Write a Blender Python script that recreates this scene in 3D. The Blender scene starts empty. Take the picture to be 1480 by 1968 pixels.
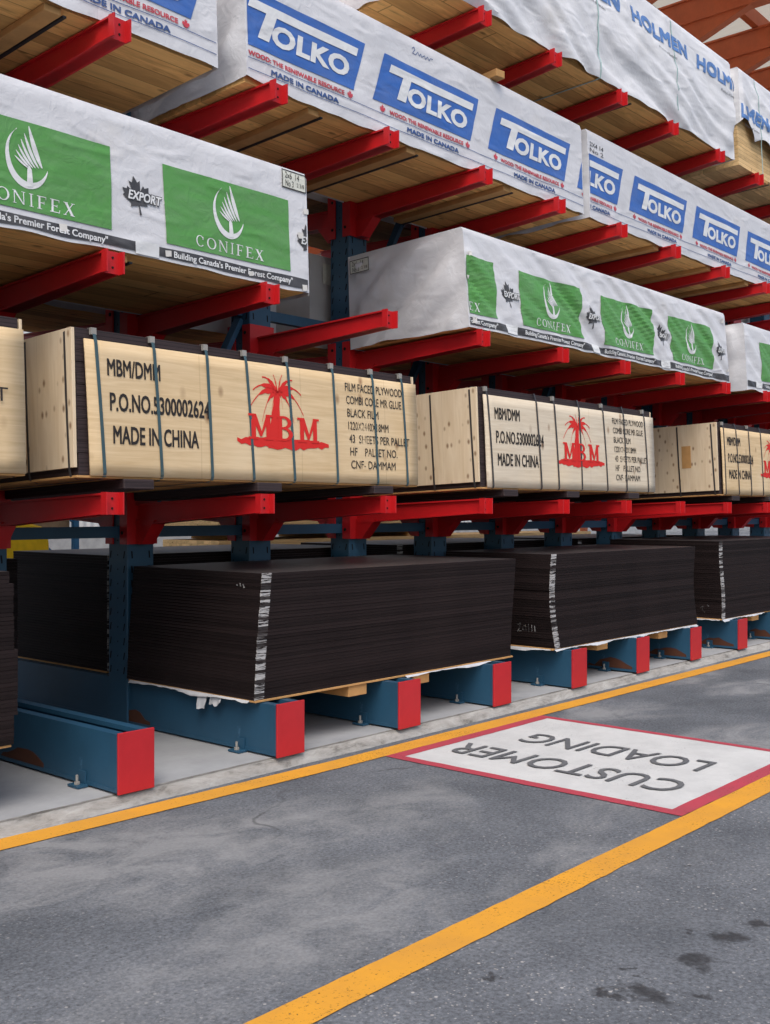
import bpy, bmesh, math, random
from mathutils import Vector, Matrix, noise
R = math.radians
S = bpy.context.scene
C = S.collection
rnd = random.Random(7)

# ---------------------------------------------------------------- camera, world, sun, exposure
cam = bpy.data.cameras.new("camera")
cam.sensor_fit = 'HORIZONTAL'; cam.sensor_width = 24.0; cam.lens = 2046.0 / 1480.0 * 24.0
cam.clip_start = 0.05; cam.clip_end = 3000.0
YAW = math.atan2(1805.0, 2046.0)
co = bpy.data.objects.new("camera", cam); C.objects.link(co)
co.location = (0, 0, 1.325)
co.rotation_euler = (R(90), 0, YAW - math.pi/2)
S.camera = co

w = bpy.data.worlds.new("World"); S.world = w; w.use_nodes = True
wt = w.node_tree
sky = wt.nodes.new('ShaderNodeTexSky'); sky.sky_type = 'NISHITA'; sky.sun_disc = False
SUN_EL, SUN_AZ = R(55), R(228)          # azimuth clockwise from +Y
sky.sun_elevation = SUN_EL; sky.sun_rotation = SUN_AZ
sky.air_density = 1.0; sky.dust_density = 4.0; sky.ozone_density = 0.6
bg = wt.nodes['Background']; bg.inputs['Strength'].default_value = 0.15
wt.links.new(sky.outputs[0], bg.inputs['Color'])
sl = bpy.data.lights.new("sun", 'SUN'); sl.energy = 1.2; sl.angle = R(40); sl.color = (1.0, 0.98, 0.95)
so = bpy.data.objects.new("sun", sl); C.objects.link(so)
sd = Vector((math.sin(SUN_AZ)*math.cos(SUN_EL), math.cos(SUN_AZ)*math.cos(SUN_EL), math.sin(SUN_EL)))
so.rotation_euler = (-sd).to_track_quat('-Z', 'Y').to_euler(); so.location = (0, -5, 12)
S.view_settings.view_transform = 'Standard'; S.view_settings.look = 'None'
S.view_settings.exposure = 0.46; S.view_settings.gamma = 1.0; S.view_settings.use_curve_mapping = False
S.cycles.max_bounces = 8

# ---------------------------------------------------------------- node helper and materials
class NT:
    def __init__(s, name):
        s.m = bpy.data.materials.new(name); s.m.use_nodes = True; s.t = s.m.node_tree
        s.b = s.t.nodes['Principled BSDF']; s.b.inputs['Specular IOR Level'].default_value = 0.3
    def n(s, ty, ins=None, **kw):
        nd = s.t.nodes.new(ty)
        for k, v in kw.items(): setattr(nd, k, v)
        for k, v in (ins or {}).items(): s.put(nd.inputs[k], v)
        return nd
    def put(s, sock, v):
        if isinstance(v, bpy.types.NodeSocket): s.t.links.new(v, sock)
        elif isinstance(v, (tuple, list)) and len(v) == 3 and sock.type == 'RGBA': sock.default_value = (*v, 1)
        else: sock.default_value = v
    def co(s, scale=(1,1,1), rot=(0,0,0), kind='Object'):
        if not hasattr(s, 'tc'): s.tc = s.n('ShaderNodeTexCoord')
        return s.n('ShaderNodeMapping', {'Vector': s.tc.outputs[kind], 'Scale': scale, 'Rotation': rot}).outputs[0]
    def noise(s, vec, scale, det=4, rough=.55, dist=0, kind='FBM'):
        nd = s.n('ShaderNodeTexNoise', noise_type=kind)
        for k, v in {'Vector': vec, 'Scale': scale, 'Detail': det, 'Roughness': rough, 'Distortion': dist}.items(): s.put(nd.inputs[k], v)
        return nd.outputs['Fac']
    def vor(s, vec, scale, feature='F1', out='Distance'):
        return s.n('ShaderNodeTexVoronoi', {'Vector': vec, 'Scale': scale}, feature=feature).outputs[out]
    def ramp(s, f, stops):
        nd = s.n('ShaderNodeValToRGB', {'Fac': f}); e = nd.color_ramp.elements
        while len(e) < len(stops): e.new(0.5)
        for el, (p, c) in zip(e, stops):
            el.position = p; el.color = (*c, 1) if isinstance(c, (tuple, list)) else (c, c, c, 1)
        return nd.outputs[0]
    def mix(s, f, a, b, mode='MIX'):
        nd = s.n('ShaderNodeMix', data_type='RGBA', blend_type=mode)
        s.put(nd.inputs[0], f); s.put(nd.inputs[6], a); s.put(nd.inputs[7], b); return nd.outputs[2]
    def math(s, op, a, b=0.0, c=0.0):
        nd = s.n('ShaderNodeMath', operation=op); s.put(nd.inputs[0], a); s.put(nd.inputs[1], b); s.put(nd.inputs[2], c); return nd.outputs[0]
    def sep(s, v): return s.n('ShaderNodeSeparateXYZ', {0: v}).outputs
    def bump(s, h, strength=.3, dist=.01, prev=None):
        nd = s.n('ShaderNodeBump', {'Height': h, 'Strength': strength, 'Distance': dist})
        if prev is not None: s.put(nd.inputs['Normal'], prev)
        return nd.outputs[0]
    def out(s, col=None, rough=None, nrm=None, spec=None, metal=None):
        for k, v in (('Base Color', col), ('Roughness', rough), ('Normal', nrm), ('Specular IOR Level', spec), ('Metallic', metal)):
            if v is not None: s.put(s.b.inputs[k], v)
        return s.m
    def cut(s, fac):                       # worn ink: paint missing where fac is 0
        o = [x for x in s.t.nodes if x.type == 'OUTPUT_MATERIAL'][0]
        tr = s.n('ShaderNodeBsdfTransparent'); mx = s.n('ShaderNodeMixShader')
        s.put(mx.inputs[0], fac); s.t.links.new(tr.outputs[0], mx.inputs[1]); s.t.links.new(s.b.outputs[0], mx.inputs[2])
        s.t.links.new(mx.outputs[0], o.inputs[0]); return s.m

def m_asphalt():
    t = NT('asphalt'); v = t.co()
    big = t.noise(t.co((1,1.6,1)), .55, 6, .6, .6)
    base = t.ramp(t.noise(v, 1.7, 8, .65), [(.3, (.079,.087,.099)), (.7, (.138,.149,.166))])
    dust = t.math('MULTIPLY', t.ramp(big, [(.47, 0.0), (.60, 1.0)]), t.ramp(t.noise(t.co((1,1.5,1)), 2.3, 7, .68, .8), [(.36, .1), (.58, 1.0)]))
    yy = t.math('MULTIPLY', t.sep(v)[1], .2)
    dust = t.math('MULTIPLY', dust, t.ramp(yy, [(.36, .12), (.47, 1.0)]))
    c = t.mix(t.math('MULTIPLY', dust, .62), base, (.285,.290,.294))
    grain = t.noise(v, 70, 4, .8)
    c = t.mix(t.math('SUBTRACT', .60, t.math('MULTIPLY', dust, .45)), c, t.ramp(grain, [(.30, (.10,.10,.10)), (.5, (.5,.5,.5)), (.70, (.95,.95,.95))]), 'OVERLAY')
    nodust = t.math('SUBTRACT', 1.0, t.math('MULTIPLY', dust, .9))
    worn = t.math('MULTIPLY', t.ramp(t.noise(v, .9, 5), [(.38, .2), (.58, 1.0)]), t.ramp(yy, [(.40, 1.0), (.56, .45)]))
    vn = t.n('ShaderNodeTexVoronoi', {'Vector': v, 'Scale': 42.0}); vd = vn.outputs['Distance']; vc = t.sep(vn.outputs['Color'])
    st = t.math('MULTIPLY', t.ramp(vd, [(.17, 1.0), (.26, 0.0)]), t.ramp(vc[0], [(.76, 0.0), (.84, 1.0)]))
    v2 = t.n('ShaderNodeTexVoronoi', {'Vector': v, 'Scale': 90.0}); vc2 = t.sep(v2.outputs['Color'])
    st2 = t.math('MULTIPLY', t.ramp(v2.outputs['Distance'], [(.22, 1.0), (.34, 0.0)]), t.ramp(vc2[0], [(.74, 0.0), (.82, .7)]))
    st = t.math('MULTIPLY', t.math('MULTIPLY', t.math('MAXIMUM', st, st2), nodust), worn)
    c = t.mix(t.math('MULTIPLY', st, .68), c, t.mix(vc[1], (.26,.25,.24), (.62,.60,.57)))
    dk = t.math('MULTIPLY', t.ramp(t.vor(v, 55), [(.12, 1.0), (.28, 0.0)]), t.ramp(vc[2], [(.72, 0.0), (.8, 1.0)]))
    c = t.mix(t.math('MULTIPLY', t.math('MULTIPLY', dk, nodust), .65), c, (.035,.035,.037))
    # hairline cracks
    cr = t.n('ShaderNodeTexVoronoi', {'Vector': t.n('ShaderNodeVectorMath', {0: v, 1: t.n('ShaderNodeTexNoise', {'Vector': v, 'Scale': 1.5, 'Detail': 5.0}).outputs['Color']}, operation='ADD').outputs[0], 'Scale': .42}, feature='DISTANCE_TO_EDGE').outputs['Distance']
    crk = t.math('MULTIPLY', t.ramp(cr, [(.003, 1.0), (.010, 0.0)]), t.ramp(t.noise(v, 1.1, 3), [(.5, 0.0), (.62, 1.0)]))
    c = t.mix(t.math('MULTIPLY', crk, .55), c, (.035,.035,.038))
    # damp spots with their own shapes
    wn = t.n('ShaderNodeTexNoise', {'Vector': v, 'Scale': 11.0, 'Detail': 7.0, 'Roughness': .65}).outputs['Color']
    wv = t.n('ShaderNodeVectorMath', {0: v, 1: t.n('ShaderNodeVectorMath', {0: wn, 'Scale': .24}, operation='SCALE').outputs[0]}, operation='ADD').outputs[0]
    tot = None
    for (x, y, ax, ay) in [(2.79,1.46,.050,.13), (2.72,1.54,.03,.055), (2.88,1.345,.03,.035), (3.10,1.45,.095,.07), (3.33,1.455,.075,.055), (3.52,1.415,.06,.05), (3.30,1.58,.02,.02), (2.90,1.56,.02,.02), (2.6,1.85,.02,.025), (3.9,1.9,.02,.03)]:
        d = t.n('ShaderNodeVectorMath', {0: wv, 1: (x+.12, y+.12, 0)}, operation='SUBTRACT').outputs[0]
        d = t.n('ShaderNodeVectorMath', {0: d, 1: (1/ax, 1/ay, 0)}, operation='MULTIPLY').outputs[0]
        l = t.n('ShaderNodeVectorMath', {0: d}, operation='LENGTH').outputs['Value']
        m = t.ramp(l, [(.45, .95), (1.15, 0.0)])
        tot = m if tot is None else t.math('MAXIMUM', tot, m)
    c = t.mix(t.math('MULTIPLY', tot, t.math('SUBTRACT', 1.05, t.math('MULTIPLY', grain, .45))), c, (.024,.024,.025))
    h = t.math('ADD', t.math('MULTIPLY', t.ramp(vd, [(.1, 1.0), (.6, 0.0)]), .5), grain)
    return t.out(c, t.math('SUBTRACT', .92, t.math('MULTIPLY', tot, .4)), t.bump(h, .55, .004), .25)

def m_concrete(name='concrete', a=(.25,.26,.272), b=(.36,.372,.385)):
    t = NT(name); v = t.co()
    c = t.ramp(t.noise(v, 2.2, 8, .65), [(.3, a), (.7, b)])
    c = t.mix(t.math('MULTIPLY', t.ramp(t.noise(t.co((.4,1,1)), 5, 6, .7), [(.55,0.0),(.8,1.0)]), .45), c, (.18,.175,.165))
    return t.out(c, .85, t.bump(t.noise(v, 60, 4, .7), .25, .004))

def m_curb():
    t = NT('rough_concrete'); v = t.co((.35,1,1))
    n = t.noise(v, 14, 8, .72, .3)
    c = t.ramp(n, [(.30, (.11,.105,.095)), (.44, (.28,.272,.255)), (.70, (.42,.415,.40))])
    y = t.sep(v)[1]
    j = t.math('MULTIPLY', t.ramp(t.math('ADD', t.math('ABSOLUTE', t.math('SUBTRACT', y, 4.256)), t.math('MULTIPLY', n, .012)), [(.006, 1.0), (.016, 0.0)]), .8)
    c = t.mix(j, c, (.07,.065,.06))
    return t.out(c, .95, t.bump(n, .8, .02))

def m_paint(name, col, dark, wear=.62):
    t = NT(name); v = t.co()
    c = t.mix(t.ramp(t.noise(v, 3.5, 7, .7), [(.35,0.0),(.75,1.0)]), col, dark)
    t.out(c, .75, t.bump(t.noise(v, 90, 3, .8), .3, .003), .3)
    f = t.ramp(t.math('ADD', t.math('MULTIPLY', t.noise(v, 70, 5, .8), .75), t.math('MULTIPLY', t.noise(v, 2.6, 5, .7), .25)), [(wear+.02, 1.0), (wear+.07, 0.15)])
    return t.cut(f)

def m_steel(name, col, rough=.5, chip=.1, chipcol=(.05,.03,.025)):
    t = NT(name); v = t.co()
    n = t.noise(v, 3.0, 8, .7)
    c = t.mix(t.ramp(n, [(.3,0.0),(.75,1.0)]), col, tuple(x*.72 for x in col))
    c = t.mix(t.ramp(t.noise(t.co((1,1,.5)), 9, 8, .75), [(.66,0.0),(.72,1.0)]), c, tuple(min(1, x*1.25+.02) for x in col))
    sc = t.ramp(t.noise(t.co((1.4,1.0,.7), (.3,.5,.2)), 5.5, 6, .6, 1.5, 'RIDGED_MULTIFRACTAL'), [(.86,0.0),(.95,.35)])
    c = t.mix(t.math('MULTIPLY', sc, t.ramp(t.noise(v, 2.1, 3), [(.48,0.0),(.6,1.0)])), c, tuple(min(1, x*1.3+.07) for x in col))
    k = t.ramp(t.noise(v, 6.5, 9, .7), [(.74-chip*.6, 0.0), (.76-chip*.6, 1.0)])
    c = t.mix(t.math('MULTIPLY', k, .8), c, chipcol)
    return t.out(c, rough, t.bump(t.noise(v, 40, 4, .6), .12, .002), .4)

def m_ply(name='plywood_face', rot=0.0, col1=(.54,.39,.215), col2=(.68,.52,.315)):
    t = NT(name)
    v = t.co(); g = t.noise(t.co((1.2,1.2,22) if not rot else (9,9,1.0)), 2.2, 6, .6, .8)
    c = t.ramp(g, [(.3, col1), (.68, col2)])
    c = t.mix(t.math('MULTIPLY', t.ramp(t.noise(v, 1.6, 5), [(.45,0.0),(.75,1.0)]), .5), c, (.72,.59,.40))
    vn = t.n('ShaderNodeTexVoronoi', {'Vector': t.co((1,1,.62)), 'Scale': 16.0 if rot else 9.0, 'Randomness': 1.0})
    k = t.ramp(vn.outputs['Distance'], [(.08, 1.0), (.24, 0.0)])
    k = t.math('MULTIPLY', k, t.ramp(t.sep(vn.outputs['Color'])[0], [(.30 if rot else .50, 0.0), (.5 if rot else .70, .85)]))
    c = t.mix(k, c, (.20,.105,.05))
    pan = t.math('FRACT', t.math('MULTIPLY', t.sep(v)[1 if rot else 0], 3.1 if rot else 1.37))
    c = t.mix(t.math('MULTIPLY', t.ramp(pan, [(.0,1.0),(.012,0.0)]), .35), c, (.28,.18,.09))
    return t.out(c, .7, t.bump(g, .15, .002), .3)

def m_film():
    t = NT('film_faced_board_edge'); v = t.co()
    oi = t.n('ShaderNodeObjectInfo').outputs['Random']
    g = t.noise(t.co((.7,.7,40)), 3, 5, .65)
    c = t.mix(oi, (.0060,.0042,.0044), (.018,.0125,.0128))
    c = t.mix(t.ramp(g, [(.35,0.0),(.75,.6)]), c, (.030,.021,.0205))
    x, y, z = t.sep(v)
    band = t.math('MULTIPLY', t.math('LESS_THAN', x, t.math('ADD', .055, t.math('MULTIPLY', t.noise(v, 30, 2), .025))), t.math('LESS_THAN', y, .004))
    pt = t.ramp(t.noise(t.n('ShaderNodeVectorMath', {0: t.co((.22,1,3.2)), 1: t.n('ShaderNodeCombineXYZ', {1: t.math('MULTIPLY', oi, 91.0)}).outputs[0]}, operation='ADD').outputs[0], 45, 3, .6), [(.44,0.0),(.49,1.0)])
    band = t.math('MULTIPLY', t.math('MULTIPLY', band, pt), t.ramp(t.math('FRACT', t.math('MULTIPLY', oi, 7.3)), [(.15, .05), (.5, .8)]))
    c = t.mix(band, c, (.50,.50,.50))
    up = t.sep(t.n('ShaderNodeNewGeometry').outputs['Normal'])[2]
    c = t.mix(t.math('GREATER_THAN', up, .8), c, (.040,.035,.035))
    return t.out(c, t.mix(t.math('GREATER_THAN', up, .8), (.62,)*3, (.45,)*3), t.bump(g, .1, .002), t.mix(t.math('GREATER_THAN', up, .8), (.10,)*3, (.4,)*3))

def m_core():
    t = NT('film_faced_board_layers'); v = t.co()
    z = t.sep(v)[2]
    f = t.math('FRACT', t.math('MULTIPLY', z, 55.0))
    g = t.noise(t.co((.6,.6,55)), 3, 4, .6)
    c = t.ramp(g, [(.3, (.020,.013,.014)), (.7, (.058,.040,.042))])
    c = t.mix(t.math('LESS_THAN', f, .13), c, (.008,.006,.006))
    return t.out(c, .6, t.bump(f, .25, .004), .3)

def m_lumber(name='sawn_lumber', tone=(.74,.41,.14)):
    t = NT(name); v = t.co(); x, y, z = t.sep(v)
    by = t.math('MULTIPLY', y, 1/.139); bz = t.math('MULTIPLY', z, 1/.0405)
    nrm = t.sep(t.n('ShaderNodeNewGeometry').outputs['Normal'])
    down = t.math('GREATER_THAN', t.math('ABSOLUTE', nrm[2]), .7)
    idx = t.math('ADD', t.math('FLOOR', by), t.math('MULTIPLY', t.math('FLOOR', bz), 13.7))
    cell = t.n('ShaderNodeTexWhiteNoise', noise_dimensions='1D'); t.put(cell.inputs['W'], idx); rv = cell.outputs[0]
    off = t.n('ShaderNodeCombineXYZ', {0: t.math('MULTIPLY', rv, 40.0), 1: idx}).outputs[0]
    pv = t.n('ShaderNodeVectorMath', {0: t.co((.9,7,7)), 1: off}, operation='ADD').outputs[0]
    g = t.noise(pv, 2.6, 8, .65, 1.2)
    d = tuple(a*.62 for a in tone); l = (min(1,tone[0]*1.45), tone[1]*1.5, tone[2]*1.6)
    c = t.ramp(g, [(.3, d), (.52, tone), (.75, l)])
    c = t.mix(t.math('MULTIPLY', rv, .75), c, t.mix(t.math('FRACT', t.math('MULTIPLY', rv, 9.0)), l, d))
    st = t.ramp(t.noise(pv, .9, 6, .7, .6), [(.58,0.0),(.72,.75)])
    c = t.mix(st, c, tuple(a*.28 for a in tone))
    vk = t.n('ShaderNodeTexVoronoi', {'Vector': t.n('ShaderNodeVectorMath', {0: t.co((.5,1,1)), 1: off}, operation='ADD').outputs[0], 'Scale': 7.0})
    kn = t.math('MULTIPLY', t.ramp(vk.outputs['Distance'], [(.06,1.0),(.14,0.0)]), t.math('GREATER_THAN', t.sep(vk.outputs['Color'])[0], .62))
    c = t.mix(t.math('MULTIPLY', kn, .7), c, tuple(a*.25 for a in tone))
    fy = t.math('FRACT', by); fz = t.math('FRACT', bz)
    gap = t.mix(down, t.ramp(fz, [(0.0,1.0),(.09,0.0)]), t.ramp(fy, [(0.0,1.0),(.055,0.0)]))
    xl = t.math('FRACT', t.math('ADD', t.math('MULTIPLY', x, .27), t.math('MULTIPLY', rv, 5.0)))
    gap = t.math('MAXIMUM', gap, t.ramp(xl, [(0.0,1.0),(.0022,0.0)]))
    c = t.mix(t.math('MULTIPLY', gap, .85), c, tuple(a*.10 for a in tone))
    return t.out(c, .78, t.bump(t.math('SUBTRACT', g, gap), .35, .006), .25)

def wrap_normal(t, rot, strength):
    a = t.noise(t.co((1.0,1.0,3.2), (0, rot, 0)), 3.2, 5, .55, .5, 'RIDGED_MULTIFRACTAL')
    b = t.noise(t.co(), 11, 5, .55, 1.6)
    return t.bump(b, strength*.45, .012, t.bump(a, strength, .014))
def m_wrap(name, col=(.66,.67,.70), rot=.5, strength=.35, rough=.5):
    t = NT(name)
    d = t.noise(t.co((1,1,2.0), (0, rot, 0)), 2.2, 8, .68, .6)
    c = t.mix(t.math('MULTIPLY', t.ramp(d, [(.48,0.0),(.8,1.0)]), .5), col, (.36,.365,.385))
    sp = t.math('MULTIPLY', t.ramp(t.vor(t.co(), 5.5), [(.02,1.0),(.045,0.0)]), .7)
    c = t.mix(t.math('MULTIPLY', sp, t.ramp(t.noise(t.co(), 1.7, 2), [(.55,0.0),(.6,1.0)])), c, (.07,.09,.14))
    c = t.mix(t.math('MULTIPLY', t.ramp(t.noise(t.co(), 1.1, 6, .7), [(.60,0.0),(.78,1.0)]), .35), c, (.50,.45,.36))
    return t.out(c, rough, wrap_normal(t, rot, strength), .35)
def m_ink(name, col, rot=.5, strength=.35, worn=.70, var=.22):
    t = NT(name); v = t.co()
    c = t.mix(t.ramp(t.noise(t.co((1,1,2.5), (0, rot, 0)), 4, 7, .7, .5), [(.4,0.0),(.75,1.0)]), col, tuple(x*(1-var)+.5*var*.5 for x in col))
    t.out(c, .5, wrap_normal(t, rot, strength), .35)
    return t.cut(t.ramp(t.noise(v, 26, 7, .75), [(worn, 1.0), (worn+.05, 0.1)])) if worn < 1 else t.m
def m_stencil(name, col, lo=.56):
    t = NT(name); v = t.co()
    t.out(col, .7)
    f = t.math('MULTIPLY', t.ramp(t.noise(v, 34, 6, .75), [(lo, 1.0), (lo+.09, 0.1)]), t.ramp(t.noise(v, 4.2, 4, .6), [(lo+.02, 1.0), (lo+.12, .12)]))
    return t.cut(f)
def m_plain(name, col, rough=.6, spec=.3):
    t = NT(name)
    c = t.mix(t.ramp(t.noise(t.co(), 8, 6, .65), [(.35,0.0),(.7,1.0)]), col, tuple(x*.75 for x in col))
    return t.out(c, rough, t.bump(t.noise(t.co(), 40, 3), .1, .003), spec)
def m_ribbed(name, col, freq, axis=0):
    t = NT(name); a = t.sep(t.co())[axis]
    s = t.math('SINE', t.math('MULTIPLY', a, freq))
    c = t.mix(t.ramp(t.noise(t.co(), .8, 6, .6), [(.35,0.0),(.7,1.0)]), col, tuple(x*.7 for x in col))
    return t.out(c, .55, t.bump(s, .6, .03))

M = {}
M['asphalt'] = m_asphalt(); M['concrete'] = m_concrete(); M['curb'] = m_curb()
M['yellow'] = m_paint('yellow_road_paint', (.66,.31,.028), (.52,.25,.04), .55)
M['white_paint'] = m_paint('white_road_paint', (.56,.57,.565), (.43,.44,.44), .57)
M['red_paint'] = m_paint('red_road_paint', (.42,.050,.075), (.33,.055,.075), .56)
M['grey_paint'] = m_paint('grey_road_lettering', (.095,.10,.11), (.15,.155,.16), .64)
M['blue'] = m_steel('blue_painted_steel', (.021,.080,.145), .45, .08)
M['red'] = m_steel('red_painted_steel', (.54,.012,.016), .42, .07, (.22,.02,.02))
M['plate_red'] = m_steel('red_end_plate_paint', (.50,.018,.026), .48, .12, (.60,.14,.13))
M['bolt'] = m_plain('galvanised_bolt', (.30,.29,.27), .5)
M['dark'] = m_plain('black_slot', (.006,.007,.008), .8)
M['rust'] = m_plain('rusty_steel', (.085,.032,.018), .85)
M['film'] = m_film(); M['core'] = m_core()
M['ply'] = m_ply(); M['ply_end'] = m_ply('plywood_end', 1.0, (.60,.47,.31), (.74,.62,.45))
M['ply_pale'] = m_ply('plywood_face_pale', 0.0, (.54,.46,.35), (.66,.59,.47))
M['lumber'] = m_lumber(); M['lumber_old'] = m_lumber('sawn_lumber_dark', (.26,.15,.065))
M['lumber_pale'] = m_lumber('sawn_lumber_pale', (.62,.42,.20))
M['bearer'] = m_plain('bearer_wood', (.52,.29,.11), .8)
WR = {'smooth': (.55, .85), 'fold': (.62, .75), 'plain': (.3, .6), 'loose': (.35, .85)}
for k, (r_, s_) in WR.items():
    M['wrap_'+k] = m_wrap('white_wrap_'+k, (.68,.69,.71) if k == 'loose' else (.60,.612,.64), r_, s_)
    M['blue_'+k] = m_ink('blue_ink_'+k, (.10,.22,.50) if k == 'loose' else (.035,.125,.42), r_, s_, .60 if k == 'loose' else .71, .2)
    M['green_'+k] = m_ink('green_ink_'+k, (.085,.275,.065), r_, s_, .73, .2)
    M['white_'+k] = m_ink('white_ink_'+k, (.68,.70,.71), r_, s_, .70)
    M['redink_'+k] = m_ink('red_ink_'+k, (.52,.05,.075), r_, s_, .62)
    M['blackink_'+k] = m_ink('black_ink_'+k, (.045,.045,.05), r_, s_, .64, .25)
    M['navy_'+k] = m_ink('navy_ink_'+k, (.035,.085,.25), r_, s_, .62)
M['wrap_grey'] = m_wrap('grey_wrap', (.46,.455,.45), .8, .4)
M['tag'] = m_plain('paper_tag', (.66,.65,.62), .7)
M['chalk'] = m_stencil('chalk', (.22,.22,.22), .52)
M['card'] = m_plain('paper_label', (.66,.68,.61), .7)
M['strap_teal'] = m_steel('teal_steel_strap', (.050,.098,.115), .4, .25, (.06,.09,.085))
M['strap_dark'] = m_steel('dark_steel_strap', (.05,.045,.045), .45, .12)
M['strap_pale'] = m_plain('pale_green_strap', (.38,.55,.52), .5)
M['strap_black'] = m_plain('black_strap', (.02,.02,.022), .5)
M['stencil'] = m_stencil('black_stencil_ink', (.025,.022,.022), .60)
M['stencil_faint'] = m_stencil('faint_stencil_ink', (.05,.045,.04), .53)
M['palm_red'] = m_stencil('red_stencil_ink', (.60,.022,.018), .66)
M['film_scrap'] = m_plain('plastic_film_scrap', (.55,.57,.60), .35)
M['orange'] = m_steel('orange_painted_steel', (.70,.17,.06), .5, .05, (.2,.05,.03))
M['roof'] = m_ribbed('grey_roof_sheet', (.52,.50,.44), 30.0, 0)
t_ = M['roof'].node_tree; o_ = [n for n in t_.nodes if n.type == 'OUTPUT_MATERIAL'][0]; tl = t_.nodes.new('ShaderNodeBsdfTranslucent'); tl.inputs[0].default_value = (.62,.58,.48,1)
mx_ = t_.nodes.new('ShaderNodeMixShader'); mx_.inputs[0].default_value = .5
t_.links.new(t_.nodes['Principled BSDF'].outputs[0], mx_.inputs[1]); t_.links.new(tl.outputs[0], mx_.inputs[2]); t_.links.new(mx_.outputs[0], o_.inputs[0])
M['yellow_body'] = m_plain('yellow_machine_paint', (.75,.50,.01), .4)
M['rubber'] = m_plain('rubber', (.02,.02,.02), .8)
M['carton'] = m_plain('cardboard', (.36,.25,.15), .8)
M['clad'] = m_ribbed('pale_cladding', (.60,.62,.64), 20.0, 0)
M['rack_blue'] = m_steel('bright_blue_steel', (.03,.16,.34), .45, .05)

# ---------------------------------------------------------------- mesh helpers
class MB:
    def __init__(s): s.v = []; s.f = []
    def box(s, x0, x1, y0, y1, z0, z1):
        b = len(s.v)
        s.v += [(x0,y0,z0),(x1,y0,z0),(x1,y1,z0),(x0,y1,z0),(x0,y0,z1),(x1,y0,z1),(x1,y1,z1),(x0,y1,z1)]
        s.f += [tuple(b+i for i in q) for q in ((0,3,2,1),(4,5,6,7),(0,1,5,4),(1,2,6,5),(2,3,7,6),(3,0,4,7))]
        return s
    def hexa(s, p):                                   # eight corners, bottom ring then top ring
        b = len(s.v); s.v += [tuple(q) for q in p]
        s.f += [tuple(b+i for i in q) for q in ((0,3,2,1),(4,5,6,7),(0,1,5,4),(1,2,6,5),(2,3,7,6),(3,0,4,7))]
        return s
    def bar(s, a, b, w, h, up=(0,0,1)):               # rectangular bar between two points
        a, b = Vector(a), Vector(b); d = (b-a).normalized(); u = Vector(up)
        sx = d.cross(u).normalized(); sz = sx.cross(d).normalized()
        P = []
        for sgn in (-1, 1):
            for q, e in ((a,-1),(a,1),(b,1),(b,-1)): P.append(q + sx*w/2*e + sz*h/2*sgn)
        return s.hexa(P)
    def prism(s, poly, axis, lo, hi):                 # 2D polygon extruded along an axis (0,1,2)
        n = len(poly); b = len(s.v)
        def put(p, t):
            return {0: (t, p[0], p[1]), 1: (p[0], t, p[1]), 2: (p[0], p[1], t)}[axis]
        s.v += [put(p, lo) for p in poly] + [put(p, hi) for p in poly]
        s.f += [tuple(b+i for i in range(n)), tuple(b+n+i for i in reversed(range(n)))]
        s.f += [(b+i, b+n+i, b+n+(i+1) % n, b+(i+1) % n) for i in range(n)]
        return s
    def cyl(s, c, r, h, axis=2, n=12, r2=None):
        b = len(s.v); r2 = r if r2 is None else r2
        for rr, t in ((r, 0), (r2, h)):
            for i in range(n):
                a = 2*math.pi*i/n; p, q = rr*math.cos(a), rr*math.sin(a)
                s.v.append({2: (c[0]+p, c[1]+q, c[2]+t), 0: (c[0]+t, c[1]+p, c[2]+q), 1: (c[0]+p, c[1]+t, c[2]+q)}[axis])
        s.f += [tuple(b+i for i in reversed(range(n))), tuple(b+n+i for i in range(n))]
        s.f += [(b+i, b+(i+1) % n, b+n+(i+1) % n, b+n+i) for i in range(n)]
        return s
    def grid(s, fn, us, vs):
        b = len(s.v); n = len(vs)
        for u in us:
            for q in vs: s.v.append(tuple(fn(u, q)))
        for i in range(len(us)-1):
            for j in range(n-1): s.f.append((b+i*n+j, b+(i+1)*n+j, b+(i+1)*n+j+1, b+i*n+j+1))
        return s
    def build(s, name, mat, parent=None, smooth=False, bevel=0.0, fix=True):
        me = bpy.data.meshes.new(name); me.from_pydata(s.v, [], s.f)
        bm = bmesh.new(); bm.from_mesh(me)
        if fix: bmesh.ops.recalc_face_normals(bm, faces=bm.faces)
        if bevel: bmesh.ops.bevel(bm, geom=list(bm.edges), offset=bevel, segments=1, affect='EDGES')
        bm.to_mesh(me); bm.free(); me.materials.append(mat)
        if smooth: me.polygons.foreach_set('use_smooth', [True]*len(me.polygons))
        return link(name, me, parent)
def link(name, me, parent=None):
    o = bpy.data.objects.new(name, me); C.objects.link(o); o.parent = parent; return o
def tag(o, label=None, cat=None, group=None, kind=None):
    for k, v in (('label', label), ('category', cat), ('group', group), ('kind', kind)):
        if v: o[k] = v
    return o
def thing(name, label, cat, loc=(0,0,0), rot=(0,0,0), group=None):
    o = bpy.data.objects.new(name, None); C.objects.link(o); o.location = loc; o.rotation_euler = rot
    o.empty_display_size = .2
    return tag(o, label, cat, group)

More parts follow.
